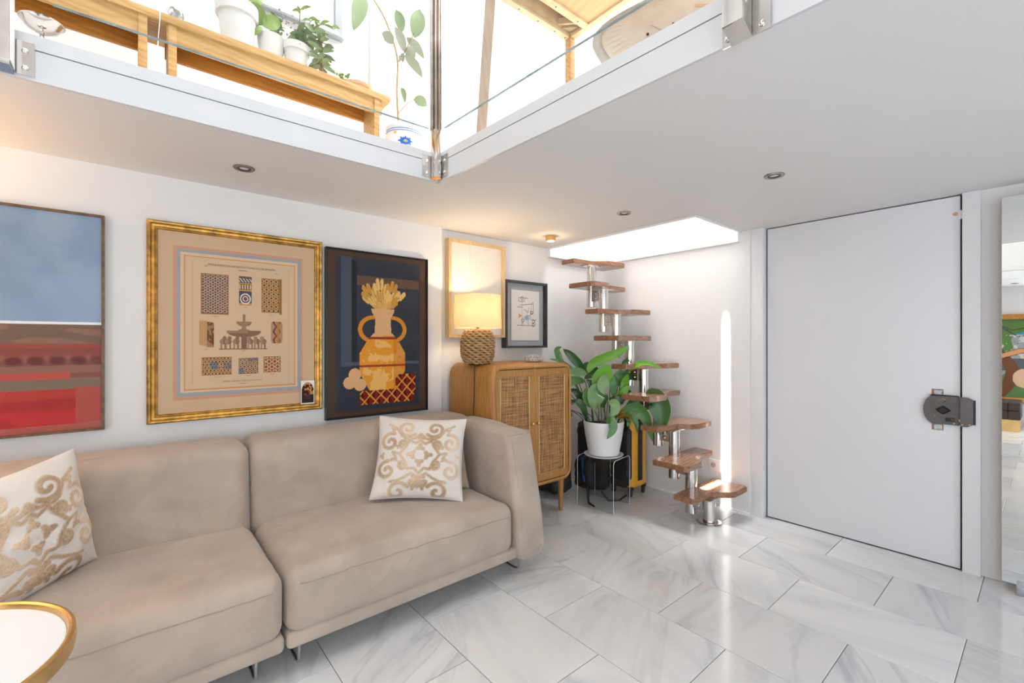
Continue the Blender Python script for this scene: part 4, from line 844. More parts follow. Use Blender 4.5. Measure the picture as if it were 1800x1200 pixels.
pc = Vector((sc_.x, sc_.y, SH + .001))
sa = thing('saucer', 'white round saucer under the plant pot on the clear stool', 'saucer', pc)
obj('saucer_dish', MB().lathe([(.11, 0), (.145, .004), (.155, .013), (.151, .014), (.142, .009), (.0001, .007)], pc, 56), M['pot'], sa)
pt = thing('potted_plant', 'broad-leaved cast-iron plant in a plain white pot on the clear stool', 'plant', pc + Vector((0, 0, .010)))
pz = SH + .011
obj('pot', MB().lathe([(.112, 0), (.120, .006), (.146, .15), (.160, .262), (.158, .266), (.152, .264), (.149, .25), (.14, .24)], (pc.x, pc.y, pz), 64, caps=False).lathe([(.0001, 0), (.112, 0)], (pc.x, pc.y, pz), 64, caps=False), M['pot'], pt)
obj('soil', MB().lathe([(.148, .235), (.08, .243), (.0001, .246)], (pc.x, pc.y, pz), 40, caps=False), M['soil'], pt)
def bez(P, n):
    P = [Vector(p) for p in P]
    Q = [P[0] * 2 - P[1]] + P + [P[-1] * 2 - P[-2]]; out = []; segs = len(P) - 1
    for i in range(n):
        t = i / (n - 1) * segs; k = min(int(t), segs - 1); f = t - k; a, b_, c_, d = Q[k:k + 4]
        out.append(.5 * ((2 * b_) + (c_ - a) * f + (2 * a - 5 * b_ + 4 * c_ - d) * f * f + (3 * b_ - a - 3 * c_ + d) * f ** 3))
    return out
def leaf_mesh(P, wd, twist=0, fold=.25, n=16, peak=.45, view=True, w0=.02):
    pts = bez(P, n); vs = []; fs = []; prev = None
    for i, p in enumerate(pts):
        d = (pts[min(i + 1, n - 1)] - pts[max(i - 1, 0)]).normalized(); vw = (CAM - p).normalized()
        sd = d.cross(vw)
        if sd.length < .15: sd = prev if prev else d.cross(Vector((0, 0, 1)))
        sd = (sd - d * sd.dot(d)).normalized()
        if prev: sd = (sd * .6 + prev * .4).normalized()
        prev = sd; nn = sd.cross(d).normalized(); a = twist * (1 - .3 * i / n)
        s2 = sd * math.cos(a) + nn * math.sin(a); n2 = s2.cross(d).normalized(); t = i / (n - 1)
        wv_ = wd * (w0 + (1 - w0) * math.sin(PI * min(1, t ** (math.log(.5) / math.log(peak)))) ** .8) * (1 if t < .999 else .02)
        for k in (-1, -.55, 0, .55, 1): vs.append(p + s2 * (k * wv_ / 2) + n2 * (fold * wv_ * .5 * (abs(k) ** 1.3 - .3) + .0025 * math.sin(t * 22 + k * 4) * abs(k)))
    for i in range(n - 1):
        for k in range(4): fs.append((i * 5 + k, i * 5 + k + 1, i * 5 + 5 + k + 1, i * 5 + 5 + k))
    return MB().add(vs, fs)
DP = (pc - CAM).dot(FWD)
def wp(cx, cy, dd): return atZ(950 + cx / 4, 600 + cy / 4, DP - dd)
LV = [  # points (x, y, towards the viewer), width, material, twist
 ([(330, 225, .0), (365, 160, .0), (450, 118, .03), (560, 72, .05), (625, 28, .05)], 62, 'leafbr', .15), ([(325, 222, .0), (262, 150, .02), (205, 90, .02), (158, 52, .0)], 52, 'leafdk', .2),
 ([(190, 190, .02), (150, 150, .02), (122, 90, .02), (118, 52, .0), (150, 38, -.02)], 44, 'leafmd', .5), ([(330, 228, .05), (270, 215, .08), (200, 220, .12), (138, 245, .14)], 54, 'leaflt', .2),
 ([(240, 205, .06), (190, 170, .1), (130, 135, .12), (60, 122, .12)], 26, 'leaflt', .3), ([(215, 205, .02), (160, 205, .04), (120, 190, .05), (102, 172, .05)], 48, 'leafmd', .2),
 ([(315, 285, .05), (260, 272, .09), (205, 290, .11), (178, 335, .12)], 50, 'leafmd', .2), ([(190, 345, .06), (130, 330, .1), (70, 370, .12), (18, 425, .12)], 46, 'leafmd', .35),
 ([(255, 415, .04), (180, 440, .08), (100, 450, .1), (25, 425, .1)], 56, 'leafdk', .3), ([(120, 455, .1), (75, 500, .13), (50, 580, .14), (35, 662, .13)], 76, 'leafdk', .2),
 ([(440, 345, .08), (420, 290, .1), (455, 215, .08), (482, 162, .06)], 104, 'leafbr', .1), ([(495, 250, .09), (455, 270, .13), (430, 320, .14), (455, 372, .14)], 66, 'leaflt', .2),
 ([(455, 365, .08), (405, 350, .14), (385, 410, .17), (378, 490, .16)], 104, 'leaflt', .1), ([(515, 395, .07), (512, 330, .09), (508, 280, .09), (520, 245, .07)], 42, 'leafmd', .1),
 ([(560, 400, .04), (585, 320, .05), (600, 270, .04), (618, 225, .02)], 46, 'leafbr', .2), ([(560, 320, .0), (545, 270, .0), (565, 230, .0), (615, 214, -.02)], 64, 'leafmd', .2),
 ([(615, 220, .0), (665, 170, .03), (745, 150, .05), (858, 187, .06)], 34, 'leafbr', .35), ([(540, 402, .06), (570, 370, .09), (600, 335, .09), (615, 308, .08)], 44, 'leafbr', .2),
 ([(730, 395, .06), (800, 400, .12), (850, 500, .15), (838, 660, .14)], 128, 'leafmd', .15), ([(600, 455, .05), (650, 415, .08), (700, 395, .08), (745, 388, .08)], 36, 'leafmd', .3),
 ([(565, 485, .05), (670, 465, .1), (740, 540, .13), (792, 708, .12)], 74, 'leafmd', .35), ([(585, 505, .06), (640, 515, .09), (672, 570, .1), (680, 642, .1)], 36, 'leafmd', .3),
 ([(455, 565, .15), (500, 555, .19), (510, 620, .2), (465, 688, .2)], 52, 'leafmd', .2), ([(475, 420, .1), (520, 440, .14), (520, 490, .15), (480, 530, .15)], 62, 'leaflt', .3),
 ([(490, 395, .09), (530, 410, .12), (565, 425, .12), (580, 440, .1)], 50, 'leafdk', .2), ([(205, 318, .0), (150, 312, .03), (100, 312, .04), (58, 324, .04)], 24, 'leafdk', .3),
 ([(165, 470, .03), (160, 500, .05), (152, 530, .05), (148, 556, .05)], 22, 'leafdk', .2), ([(310, 262, .0), (345, 235, .0), (385, 225, -.02), (440, 210, -.03)], 50, 'leafdk', .2),
 ([(300, 420, .03), (275, 380, .05), (245, 350, .05), (205, 335, .04)], 44, 'leafdk', .3), ([(360, 465, .1), (345, 430, .13), (320, 380, .12), (328, 315, .1)], 52, 'leafmd', .2),
 ([(400, 330, .04), (370, 300, .05), (345, 285, .05), (320, 270, .04)], 40, 'leafmd', .3), ([(320, 500, .05), (290, 450, .08), (265, 420, .08), (250, 400, .07)], 46, 'leafdk', .2),
 ([(440, 470, .08), (440, 430, .1), (460, 395, .1), (468, 370, .1)], 40, 'leafdk', .2), ([(600, 540, .03), (620, 560, .05), (618, 580, .06), (610, 600, .06)], 26, 'leafmd', .2),
 ([(225, 250, -.05), (300, 200, -.08), (350, 170, -.1), (420, 215, -.1)], 60, 'leafdk', .5), ([(560, 300, -.06), (600, 260, -.1), (640, 240, -.12), (690, 250, -.12)], 46, 'leafdk', .4),
 ([(570, 155, -.12), (590, 140, -.12), (610, 132, -.12), (628, 140, -.12)], 20, 'leafmd', .3), ([(215, 480, .0), (212, 500, .02), (215, 515, .02), (220, 530, .02)], 16, 'leafdk', .2),
 ([(420, 430, .0), (395, 380, -.02), (380, 320, -.04), (395, 270, -.05)], 70, 'leafdk', .2), ([(490, 440, .0), (560, 400, -.02), (590, 360, -.04), (640, 350, -.05)], 60, 'leafdk', .3)]
random.seed(3)
for i, (P, wd, mt, tw_) in enumerate(LV):
    pw = [wp(*p) for p in P]
    lf = obj('leaf', leaf_mesh(pw, wd / 4 * DP / FPX * 1.16, tw_ * random.choice((-1, 1)), .22), M[mt], pt, auto=80)
    bs = pc + Vector((0, 0, .255)) + Vector((max(-.1, min(.1, (pw[0] - pc).x * .6)) + random.uniform(-.02, .02), max(-.1, min(.1, (pw[0] - pc).y * .6)) + random.uniform(-.02, .02), 0))
    mdp = (bs + pw[0]) / 2 + Vector((0, 0, .02)); mdp.x = bs.x + (mdp.x - bs.x) * .7
    if i not in (3, 9, 18, 22): obj('stalk', MB().tube(bez([bs, mdp, pw[0]], 8), [.0032] * 7 + [.002], 6), M['leafdk'], lf)
    else: obj('stalk', MB().tube(bez([bs, bs + Vector((0, 0, .05)), pw[0] + Vector((0, 0, .01)), pw[0]], 8), .0025, 6), M['leafdk'], lf)

# ------------------------------------------------------------------ bags behind the stool
bp = thing('backpack', 'black nylon backpack with a blue strap on the floor behind the stool', 'backpack', (-2.52, 3.0, 0))
def bag_disp(p, n):
    q = p.copy(); q += n * (.018 * nz(p.x, p.y, p.z, 9) + .012 * nz(p.x, p.y, p.z, 22)); return q
obj('bag_body', rbox(-2.70, -2.40, 2.98, 3.14, .03, .62, .075, .025, bag_disp), M['nylon'], bp, auto=80)
obj('front_pocket', rbox(-2.66, -2.475, 2.93, 3.0, .05, .30, .04, .02, bag_disp), M['nylon'], bp, auto=80)
obj('shoulder_strap', MB().tube([(-2.50, 3.0, .60), (-2.47, 2.95, .50), (-2.47, 2.94, .36), (-2.52, 2.95, .28)], .012, 6), M['nylon'], bp)
obj('blue_strap', MB().beam((-2.56, 2.922, .32), (-2.53, 2.918, .12), .022, .006, Vector((0, 1, 0))), M['blue'], bp, smooth=False)
obj('loose_strap', MB().tube([(-2.50, 2.93, .07), (-2.44, 2.86, .02), (-2.38, 2.80, .010), (-2.30, 2.77, .009)], [.012, .010, .009, .007], 6), M['nylon'], bp)
obj('loose_strap', MB().tube([(-2.36, 2.93, .08), (-2.30, 2.95, .015), (-2.25, 3.02, .012), (-2.22, 3.08, .05)], .008, 6), M['nylon'], bp)
db = thing('duffel_bag', 'slumped black bag on the floor under and beside the cane cabinet', 'bag', (-2.70, 2.82, 0))
obj('bag_body', rbox(-2.88, -2.60, 2.64, 2.88, .02, .46, .08, .03, bag_disp), M['nylon'], db, auto=80)
sc = thing('trolley_case', 'yellow and black wheeled trolley case against the wall behind the white pot', 'suitcase', (-2.33, 3.30, 0))
obj('shell', rbox(-2.47, -2.25, 3.20, 3.42, .055, .66, .04, .03), M['yellow'], sc, auto=80)
obj('top_flap', rbox(-2.44, -2.27, 3.21, 3.41, .64, .72, .03, .03), M['yellow'], sc, auto=80)
obj('front_panel', rbox(-2.46, -2.262, 3.165, 3.24, .13, .57, .03, .025), M['nylon'], sc, auto=80)
obj('lower_panel', rbox(-2.46, -2.30, 3.17, 3.25, .06, .14, .02, .025), M['nylon'], sc, auto=80)
for x in (-2.285, -2.30): obj('side_strap', MB().bbox(x - .012, x + .012, 3.172, 3.192, .09, .66, .004), M['rubber'], sc)
obj('zip_band', MB().bbox(-2.252, -2.243, 3.28, 3.34, .12, .64, .003), M['rubber'], sc)
for x, y in ((-2.27, 3.21), (-2.27, 3.39), (-2.44, 3.21), (-2.44, 3.39)):
    wh = obj('wheel', MB().lathe([(.010, -.012), (.028, -.010), (.030, 0), (.028, .010), (.010, .012)], (x + .01, y - .02, .031), 24, (1, .3, 0)), M['rubber'], sc)
    obj('wheel_bracket', MB().bbox(x - .012, x + .014, y - .02, y + .02, .045, .075, .003), M['rubber'], wh)

# ------------------------------------------------------------------ balustrade round the void
def vedge(y): return -2.09 + .0195 * (y - 1.174)
def sheet_box(p, q, z0, z1, th):
    p = Vector(p); q = Vector(q); return MB().beam(Vector((p.x, p.y, (z0 + z1) / 2)), Vector((q.x, q.y, (z0 + z1) / 2)), th, z1 - z0)
def glasspane(label, p, q, z0=2.402, z1=3.15):
    t = thing('glass_balustrade', label, 'glass panel', (*((Vector(p) + Vector(q)) / 2).to_tuple(2)[:2], z0))
    obj('pane', sheet_box(p, q, z0 + .004, z1, .009), M['glass'], t, smooth=False)
    obj('ground_edge', sheet_box(p, q, z0, z0 + .004, .009), M['gedge'], t, smooth=False)
glasspane('clear balustrade glass along the pine bench', Vector((vedge(-.20) + .012, -.20, 0)), Vector((-2.077, 1.175, 0)))
glasspane('clear balustrade glass in front of the upper table and padded seat', Vector((-2.015, 1.238, 0)), Vector((-.60, 1.292, 0)))
def bracket(par, c, d, w_, z0, z1, out):
    c = Vector(c); d = Vector(d).normalized(); n = Vector((-d.y, d.x, 0)) * out
    o = obj('flange', MB().beam(c - d * w_ / 2 + n * .004 + Vector((0, 0, (z0 + z1) / 2)), c + d * w_ / 2 + n * .004 + Vector((0, 0, (z0 + z1) / 2)), .005, z1 - z0), M['steel'], par, smooth=False)
    for z in (z0 + .022, z1 - .031):
        p = c + n * .007 + Vector((0, 0, z)); obj('screw', MB().lathe([(.0085, 0), (.008, .003), (.004, .006), (.0001, .0065)], p, 14, n), M['steel'], o)
    return o
# corner post
cp = thing('corner_post', 'polished steel corner post clamped to the fascia where the two glass panels meet', 'post', (-2.07, 1.225, 2.15))
cx_, cy_ = -2.062, 1.218
obj('post_box', MB().bbox(cx_ - .006, cx_ + .030, cy_ - .030, cy_ + .006, 2.150, 2.392, .002), M['steel'], cp)
for dx, dy in ((-.002, -.026), (.014, -.012), (.028, .002), (.002, .002)):
    obj('upright_rod', MB().cyl((cx_ + dx + .0, cy_ + dy, 2.392), (cx_ + dx, cy_ + dy, 3.25), .0105, 14), M['post'], cp)
obj('post_foot', MB().lathe([(.028, 0), (.03, .004), (.02, .008)], (cx_ + .012, cy_ - .012, 2.143), 20), M['brass'], cp)
bracket(cp, (vedge(1.17) + .012, 1.165, 0), (.0195, 1, 0), .052, 2.150, 2.262, -1)
bracket(cp, (-2.005, 1.236, 0), (1, .04, 0), .052, 2.150, 2.262, -1)
bracket(cp, (-2.035, 1.222, 0), (1, .04, 0), .022, 2.150, 2.262, -1)
# left post
lpst = thing('left_post', 'polished steel square post and flange at the upper left corner', 'post', (-2.07, -.33, 2.14))
obj('post_box', MB().bbox(-2.085, -2.025, -.345, -.285, 2.150, 3.2, .002), M['chrome'], lpst)
obj('edge_glint', MB().box(-2.085, -2.022, -.2845, -.2825, 2.15, 3.2), M['trim'], lpst)  # white strip paints in the bright reflecting edge of the post
obj('foot_bar', MB().box(-2.100, -2.030, -.42, -.286, 2.140, 2.15), M['steel'], lpst)
bracket(lpst, (vedge(-.26) + .012, -.262, 0), (.0195, 1, 0), .042, 2.148, 2.255, -1)
# right post
rp = thing('right_post', 'polished steel square post with screwed flanges on the right fascia', 'post', (-.54, 1.28, 2.14))
obj('post_box', MB().bbox(-.575, -.520, 1.225, 1.285, 2.150, 3.2, .002), M['steel'], rp)
obj('foot_gusset', MB().add([(-.575, 1.286, 2.125), (-.52, 1.286, 2.125), (-.575, 1.226, 2.152), (-.52, 1.226, 2.152), (-.575, 1.286, 2.152), (-.52, 1.286, 2.152)], [(0, 2, 3, 1), (0, 4, 2), (1, 3, 5), (0, 1, 5, 4), (2, 4, 5, 3)]), M['steel'], rp, smooth=False)
bracket(rp, (-.585, 1.290, 0), (1, .04, 0), .030, 2.128, 2.262, -1); bracket(rp, (-.497, 1.293, 0), (1, .04, 0), .044, 2.128, 2.262, -1)

# ------------------------------------------------------------------ upper storey: pine benches
def bench(name, label, y0, y1, legs):
    t = thing(name, label, 'bench', (-2.56, (y0 + y1) / 2, UZ), 'pine benches behind the glass')
    obj('seat_board', MB().bbox(-2.665, -2.440, y0, y1, 2.672, 2.706, .003), M['pine'], t)
    obj('front_apron', MB().bbox(-2.470, -2.452, y0 + .02, y1 - .045, 2.592, 2.672, .002), M['pine'], t)
    obj('rear_apron', MB().bbox(-2.615, -2.598, y0 + .02, y1 - .045, 2.592, 2.672, .002), M['pinedk'], t)  # shade on the rear rail is put into its darker pine colour
    for ly_ in legs: obj('leg', MB().bbox(-2.605, -2.447, ly_, ly_ + .03, UZ, 2.672, .002), M['pine'], t)
bench('pine_bench', 'pine bench with plant pots on it, ending near the floral pot', .093, 1.135, (.118, 1.043))
bench('pine_bench', 'pine bench at the far left above the steel bowl', -1.0, .088, (-.9, .018))
bw = atx(74, 47, -2.33)
fd = thing('steel_bowl', 'shiny steel bowl on a raised stand below the left bench', 'bowl', (bw.x, bw.y, UZ))
obj('bowl', MB().lathe([(.0001, 0), (.024, .002), (.044, .014), (.056, .034), (.061, .036), (.056, .037), (.042, .018), (.0001, .006)], bw - Vector((0, 0, .02)), 40), M['steel'], fd)
obj('stand', MB().tube([bw + Vector((0, 0, -.02)), bw + Vector((.02, 0, -.06)), Vector((bw.x, bw.y, UZ + .006))], .006, 8).lathe([(.06, 0), (.06, .006), (.006, .008)], (bw.x, bw.y, UZ), 24), M['steel'], fd)
# pots and plants on the bench
BZ = 2.7065
def pot(name, parent, x, y, z, r0, r1, h, mat, rim=True):
    prof = [(.0001, 0), (r0, 0), (r0 + (r1 - r0) * .76, h * .76)] + ([(r1 * 1.06, h * .77), (r1 * 1.10, h)] if rim else [(r1, h)]) + [(r1 * .96, h), (r1 * .9, h * .86), (.0001, h * .86)]
    return obj(name, MB().lathe(prof, (x, y, z), 44, caps=False), mat, parent)
def sprig(parent, base, n, spread, ht, ll, lw, mat, stemmat=None, droop=0, per=6, seed=1, pref=Vector((0, 0, 0)), both=True):
    rr = random.Random(seed)
    for i in range(n):
        a = rr.uniform(0, 2 * PI); tip = Vector(base) + Vector((math.cos(a) * spread * rr.uniform(.3, 1), math.sin(a) * spread * rr.uniform(.3, 1), ht * rr.uniform(.55, 1))) + pref * rr.uniform(.4, 1)
        md = (Vector(base) + tip) / 2 + Vector((0, 0, ht * .25 * (1 + droop)))
        pts = bez([base, md, tip], 10); sm_ = obj('stem', MB().tube(pts, .0022, 5), stemmat or M['stem'], parent)
        for k in range(per):
            p = pts[min(9, 2 + int(k * 7.5 / per))]; b_ = rr.uniform(0, 2 * PI)
            e = p + Vector((math.cos(b_), math.sin(b_), rr.uniform(-.3, .7) - droop * .4)).normalized() * ll * rr.uniform(.7, 1.1)
            obj('leaf', leaf_mesh([p, (p + e) / 2 + Vector((0, 0, ll * .12)), e], lw, rr.uniform(-.6, .6), .2, 7), mat, sm_, auto=80)
A = thing('hoya_plant', 'waxy-leaved plant in the largest white pot on the pine bench', 'plant', (-2.60, .40, BZ))
pot('pot', A, -2.575, .395, BZ, .062, .086, .235, M['pot'])
obj('soil', MB().lathe([(.0001, .215), (.08, .212)], (-2.575, .395, BZ), 24, caps=False), M['soil'], A)
def tofs(u, v, x): return atx(u, v, x)
def pleaf(parent, base, tip, wpx, mat, x, tw_=0, name='leaf', xb=None):
    b_ = tofs(*base, xb or x); e = tofs(*tip, x); dep = ((b_ - CAM).dot(FWD) + (e - CAM).dot(FWD)) / 2
    return obj(name, leaf_mesh([b_, (b_ + e) / 2 + Vector((.01, 0, .008)), e], wpx * dep / FPX, tw_, .18, 10), mat, parent, auto=80)
for bs, tp, w_ in (((425, 16), (400, 2), 16), ((432, 18), (468, 44), 36), ((462, 46), (495, 42), 24), ((440, 45), (447, 62), 9), ((447, 62), (462, 50), 9), ((425, 18), (412, -14), 20), ((440, 14), (458, -10), 22)):
    pleaf(A, bs, tp, w_, M['hoya'], -2.56, random.uniform(-.3, .3))
obj('stem', MB().tube([tofs(425, 20, -2.58), tofs(440, 18, -2.57), tofs(455, 42, -2.565), tofs(447, 60, -2.56)], .003, 5), M['stem'], A)
B = thing('flowering_plant', 'small flowering plant with pinkish blooms in a plain white pot on the bench', 'plant', (-2.62, .555, BZ))
pot('pot', B, -2.60, .550, BZ, .050, .064, .165, M['pot'], False)
bbs = Vector((-2.60, .57, BZ + .15)); sprig(B, bbs, 9, .08, .13, .045, .014, M['sage'], per=4, seed=5)
for i in range(26):
    p = bbs + Vector((random.uniform(-.06, .06), random.uniform(-.03, .09), random.uniform(.08, .16)))
    obj('blossom', MB().lathe([(.0001, -.005), (.006, 0), (.0001, .006)], p, 6), simple('dusty_pink', (.52, .36, .30, 1), .8) if i == 0 else bpy.data.materials['dusty_pink'], B)
C = thing('sage_plant', 'bushy trailing grey-green plant in a rimmed white pot on the bench', 'plant', (-2.58, .69, BZ))
pot('pot', C, -2.575, .665, BZ, .048, .062, .155, M['pot'])
cbs = Vector((-2.575, .68, BZ + .14))
sprig(C, cbs, 9, .10, .10, .085, .026, M['sage'], droop=.6, per=6, seed=9, pref=Vector((.05, .10, -.03)))
sprig(C, Vector((-2.52, .78, BZ + .02)), 5, .05, .12, .075, .024, M['sage'], droop=.8, per=5, seed=12)
sprig(C, cbs, 5, .08, .22, .06, .016, M['hoya'], droop=.3, per=5, seed=15, pref=Vector((0, .16, 0)))
D = thing('succulent_bowl', 'tiny green succulents in a shallow pale terracotta bowl at the bench end', 'plant', (-2.56, .99, BZ))
obj('bowl', MB().lathe([(.0001, 0), (.05, 0), (.088, .03), (.092, .045), (.084, .046), (.07, .03), (.0001, .028)], (-2.56, .985, BZ), 40), M['terracotta'], D)
sprig(D, Vector((-2.57, .93, BZ + .04)), 3, .05, .07, .022, .014, M['hoya'], M['hoya'], per=6, seed=21, pref=Vector((0, -.06, .0)))
obj('pebble', MB().lathe([(.0001, 0), (.022, .006), (.026, .02), (.014, .034), (.0001, .036)], (-2.55, .95, BZ + .032), 16), M['pot'], D)
G = thing('glass_jar', 'clear glass jar with a metal pot scrubber beside it on the left of the bench', 'jar', (-2.56, .17, BZ))
G['label'] = 'clear glass jar standing where the two pine benches meet'
obj('jar', MB().lathe([(.0001, .002), (.036, .002), (.040, .01), (.040, .15), (.032, .17), (.034, .18)], (-2.55, .165, BZ), 28, caps=False), M['glass'], G)
obj('crumpled_foil', rbox(-2.575, -2.525, .12, .18, BZ + .004, BZ + .10, .02, .012, lambda p, n: p + n * (.01 * nz(p.x, p.y, p.z, 60))), M['steel'], G)
# floral pot with the tall rubber plant
fx, fy = -2.43, 1.215
E_ = thing('rubber_plant', 'tall bare-stemmed rubber plant in a white pot with a painted blue flower', 'plant', (fx, fy, UZ))
prof = [(.0001, 0), (.068, 0), (.100, .07), (.110, .14), (.108, .20), (.100, .268), (.105, .282), (.098, .283), (.092, .26), (.0001, .26)]
fp = obj('pot', MB().lathe(prof, (fx, fy, UZ), 48, caps=False), M['pot'], E_)
blue1 = simple('blue_glaze', (.02, .16, .58, 1), .3); yel = simple('yellow_glaze', (.80, .42, .06, 1), .3)
def potpt(a, h): r = np.interp(h, [.07, .14, .20, .268], [.100, .110, .108, .100]) + .0012; return Vector((fx + r * math.cos(a), fy + r * math.sin(a), UZ + h))
a0 = math.atan2(-fy, -fx) + .08
for h in (.245, .258): obj('painted_band', MB().tube([potpt(a0 - 1.4 + i * .1, h) for i in range(29)], .0016, 5), blue1, fp)
for i in range(16):
    q = i * 2 * PI / 16; r0, r1 = (.012, .030 if i % 2 else .040)
    obj('painted_petal', MB().tube([potpt(a0 + r / .10 * math.cos(q), (.182) + r * .75 * math.sin(q)) for r in np.linspace(r0, r1, 4)], [.003, .005, .004, .001], 5), blue1, fp)
obj('painted_flower_heart', MB().lathe([(.0001, 0), (.008, .001), (.0001, .003)], potpt(a0, .182), 12, (1, -.5, 0)), yel, fp)
obj('painted_dot', MB().lathe([(.0001, 0), (.008, .001), (.0001, .003)], potpt(a0 - .55, .230), 12, (1, -.5, 0)), yel, fp)
XP = fx
stp = [tofs(700, 212, XP), tofs(698, 160, XP), tofs(699, 110, XP), tofs(692, 75, XP), tofs(676, 32, XP), tofs(655, -4, XP), tofs(632, -42, XP)]
obj('trunk', MB().tube(bez(stp, 30), [.0065 - .003 * i / 29 for i in range(30)], 8), simple('rubber_bark', (.50, .34, .19, 1), .7, nscale=60, namt=.2), E_)
br1 = [tofs(699, 110, XP), tofs(708, 98, XP + .02), tofs(712, 90, XP + .03), tofs(722, 70, XP + .03), tofs(728, 58, XP + .02)]
obj('branch', MB().tube(bez(br1, 12), .0028, 6), M['stem'], E_)
br2 = [tofs(699, 200, XP), tofs(706, 193, XP + .02), tofs(716, 182, XP + .03), tofs(727, 176, XP + .02)]
obj('branch', MB().tube(bez(br2, 10), .0018, 6), M['stem'], E_)
for bs, tp, w_, mt in (((639, -12), (621, 54), 27, 'sage'), ((706, 58), (696, 17), 18, 'sage'), ((728, 67), (738, 16), 27, 'sage'), ((711, 92), (694, 47), 16, 'rubberleaf'), ((690, 78), (671, 58), 18, 'rubberleaf'), ((714, 66), (746, 104), 15, 'rubberleaf'),
                       ((712, 88), (727, 106), 22, 'rubberleaf'), ((711, 97), (743, 137), 16, 'rubberleaf'), ((705, 100), (702, 108), 9, 'rubberleaf'), ((704, 96), (708, 110), 9, 'rubberleaf'), ((705, 154), (712, 181), 9, 'sage'), ((727, 175), (750, 187), 18, 'sage'), ((632, -20), (612, -6), 20, 'sage')):
    pleaf(E_, bs, tp, w_, M[mt], XP + .02, random.uniform(-.2, .2))
# silver framed picture on the upper wall, wall shutters
up = thing('silver_framed_print', 'silver-grey framed print with white mount on the upper wall', 'picture', (XL, .66, 3.19))
frame(up, XL + .001, -2.862, .30, 1.022, 3.198, 3.95, .055, M['silver'], [(0, XL + .001), (0, -2.862), (.012, -2.860), (.05, -2.872), (.055, -2.885), (.055, XL + .001)])
obj('mount', MB().box(XL + .001, -2.888, .34, .98, 3.24, 3.91), M['pot'], up)
obj('print', MB().box(-2.8878, -2.887, .48, .84, 3.38, 3.78), simple('print_tint', (.72, .64, .56, 1), .8, nscale=6), up)
for y0, y1, z1 in ((1.20, 1.62, 3.95), (1.66, 2.12, 3.95), (2.16, 2.56, 3.86), (2.62, 3.05, 3.86)):
    t = struct('door_2', MB().bbox(XL + .001, XL + .022, y0, y1, 2.60, z1, .003), M['upper'])
    obj('inset_panel', MB().bbox(XL + .02, XL + .03, y0 + .06, y1 - .06, 2.7, z1 - .08, .003), M['upper'], t)
struct('baseboard_left', MB().box(XL, XL + .013, 1.14, 2.84, UZ, UZ + .12), M['upper'], smooth=False)
# ------------------------------------------------------------------ upper table seen from below
TZ = 2.95; tx0, tx1, ty0, ty1 = -1.715, -.62, 1.325, 1.855
tb = thing('wooden_table', 'pale wooden table seen from below through the glass', 'table', ((tx0 + tx1) / 2, (ty0 + ty1) / 2, UZ))
def rail(n, a): return obj(n, MB().bbox(*a, .003), M['rail'], tb)
rl = [rail('edge_rail', (tx0, tx0 + .035, ty0, ty1, TZ, TZ + .02)), rail('edge_rail', (tx0 + .035, tx1, ty1 - .035, ty1, TZ, TZ + .02)), rail('edge_rail', (tx0 + .035, tx1, ty0, ty0 + .035, TZ, TZ + .02)), rail('edge_rail', (tx1 - .035, tx1, ty0 + .035, ty1 - .035, TZ, TZ + .02))]
rail('apron', (tx0 + .01, tx0 + .028, ty0 + .02, ty1 - .02, TZ + .02, TZ + .10)); rail('apron', (tx0 + .03, tx1, ty1 - .028, ty1 - .01, TZ + .02, TZ + .10))
ir = rail('inner_rail', (tx0 + .125, tx0 + .165, ty0 + .035, ty1 - .035, TZ, TZ + .022))
obj('tabletop', MB().bbox(tx0 - .01, tx1, ty0 - .01, ty1 + .01, TZ + .10, TZ + .122, .004), M['ply'], tb)
obj('plywood_panel', MB().box(tx0 + .165, tx1 - .035, ty0 + .035, ty1 - .035, TZ + .012, TZ + .018), M['ply'], tb)
obj('cross_brace', MB().beam((tx0 + .03, ty1 - .12, TZ + .05), (tx0 + .12, ty1 - .03, TZ + .05), .012, .03), M['rail'], tb, smooth=False)
obj('corner_block', MB().prism([(tx0 + .028, ty1 - .09), (tx0 + .09, ty1 - .03), (tx0 + .028, ty1 - .03)], TZ + .03, TZ + .09), M['rail'], tb, smooth=False)
for y in (1.36, 1.47, 1.60, 1.72, 1.80): obj('screw', MB().cyl((tx0 + .017, y, TZ - .0015), (tx0 + .017, y, TZ + .002), .0045, 8), M['greymetal'], rl[0])
for y in (1.44, 1.60, 1.76): obj('screw', MB().cyl((tx0 + .145, y, TZ - .0015), (tx0 + .145, y, TZ + .002), .0045, 8), M['greymetal'], ir)
obj('leg', MB().bbox(-1.712, -1.672, 1.815, 1.853, UZ, TZ + .02, .003), M['pine'], tb)
l2p = atx(862, 8, -1.775); l2q = atx(846, 238, -1.87)
top2 = l2p + (l2p - l2q) * .5; bot2 = l2q + (l2q - l2p) * ((l2q.z - UZ) / (l2p.z - l2q.z))
obj('slanted_leg', MB().beam(bot2, top2, .05, .03, Vector((.75, -.66, 0))), wood('weathered_leg', (.46, .33, .24, 1), (.58, .44, .34, 1), 5, (6, 6, 1), .6), tb)
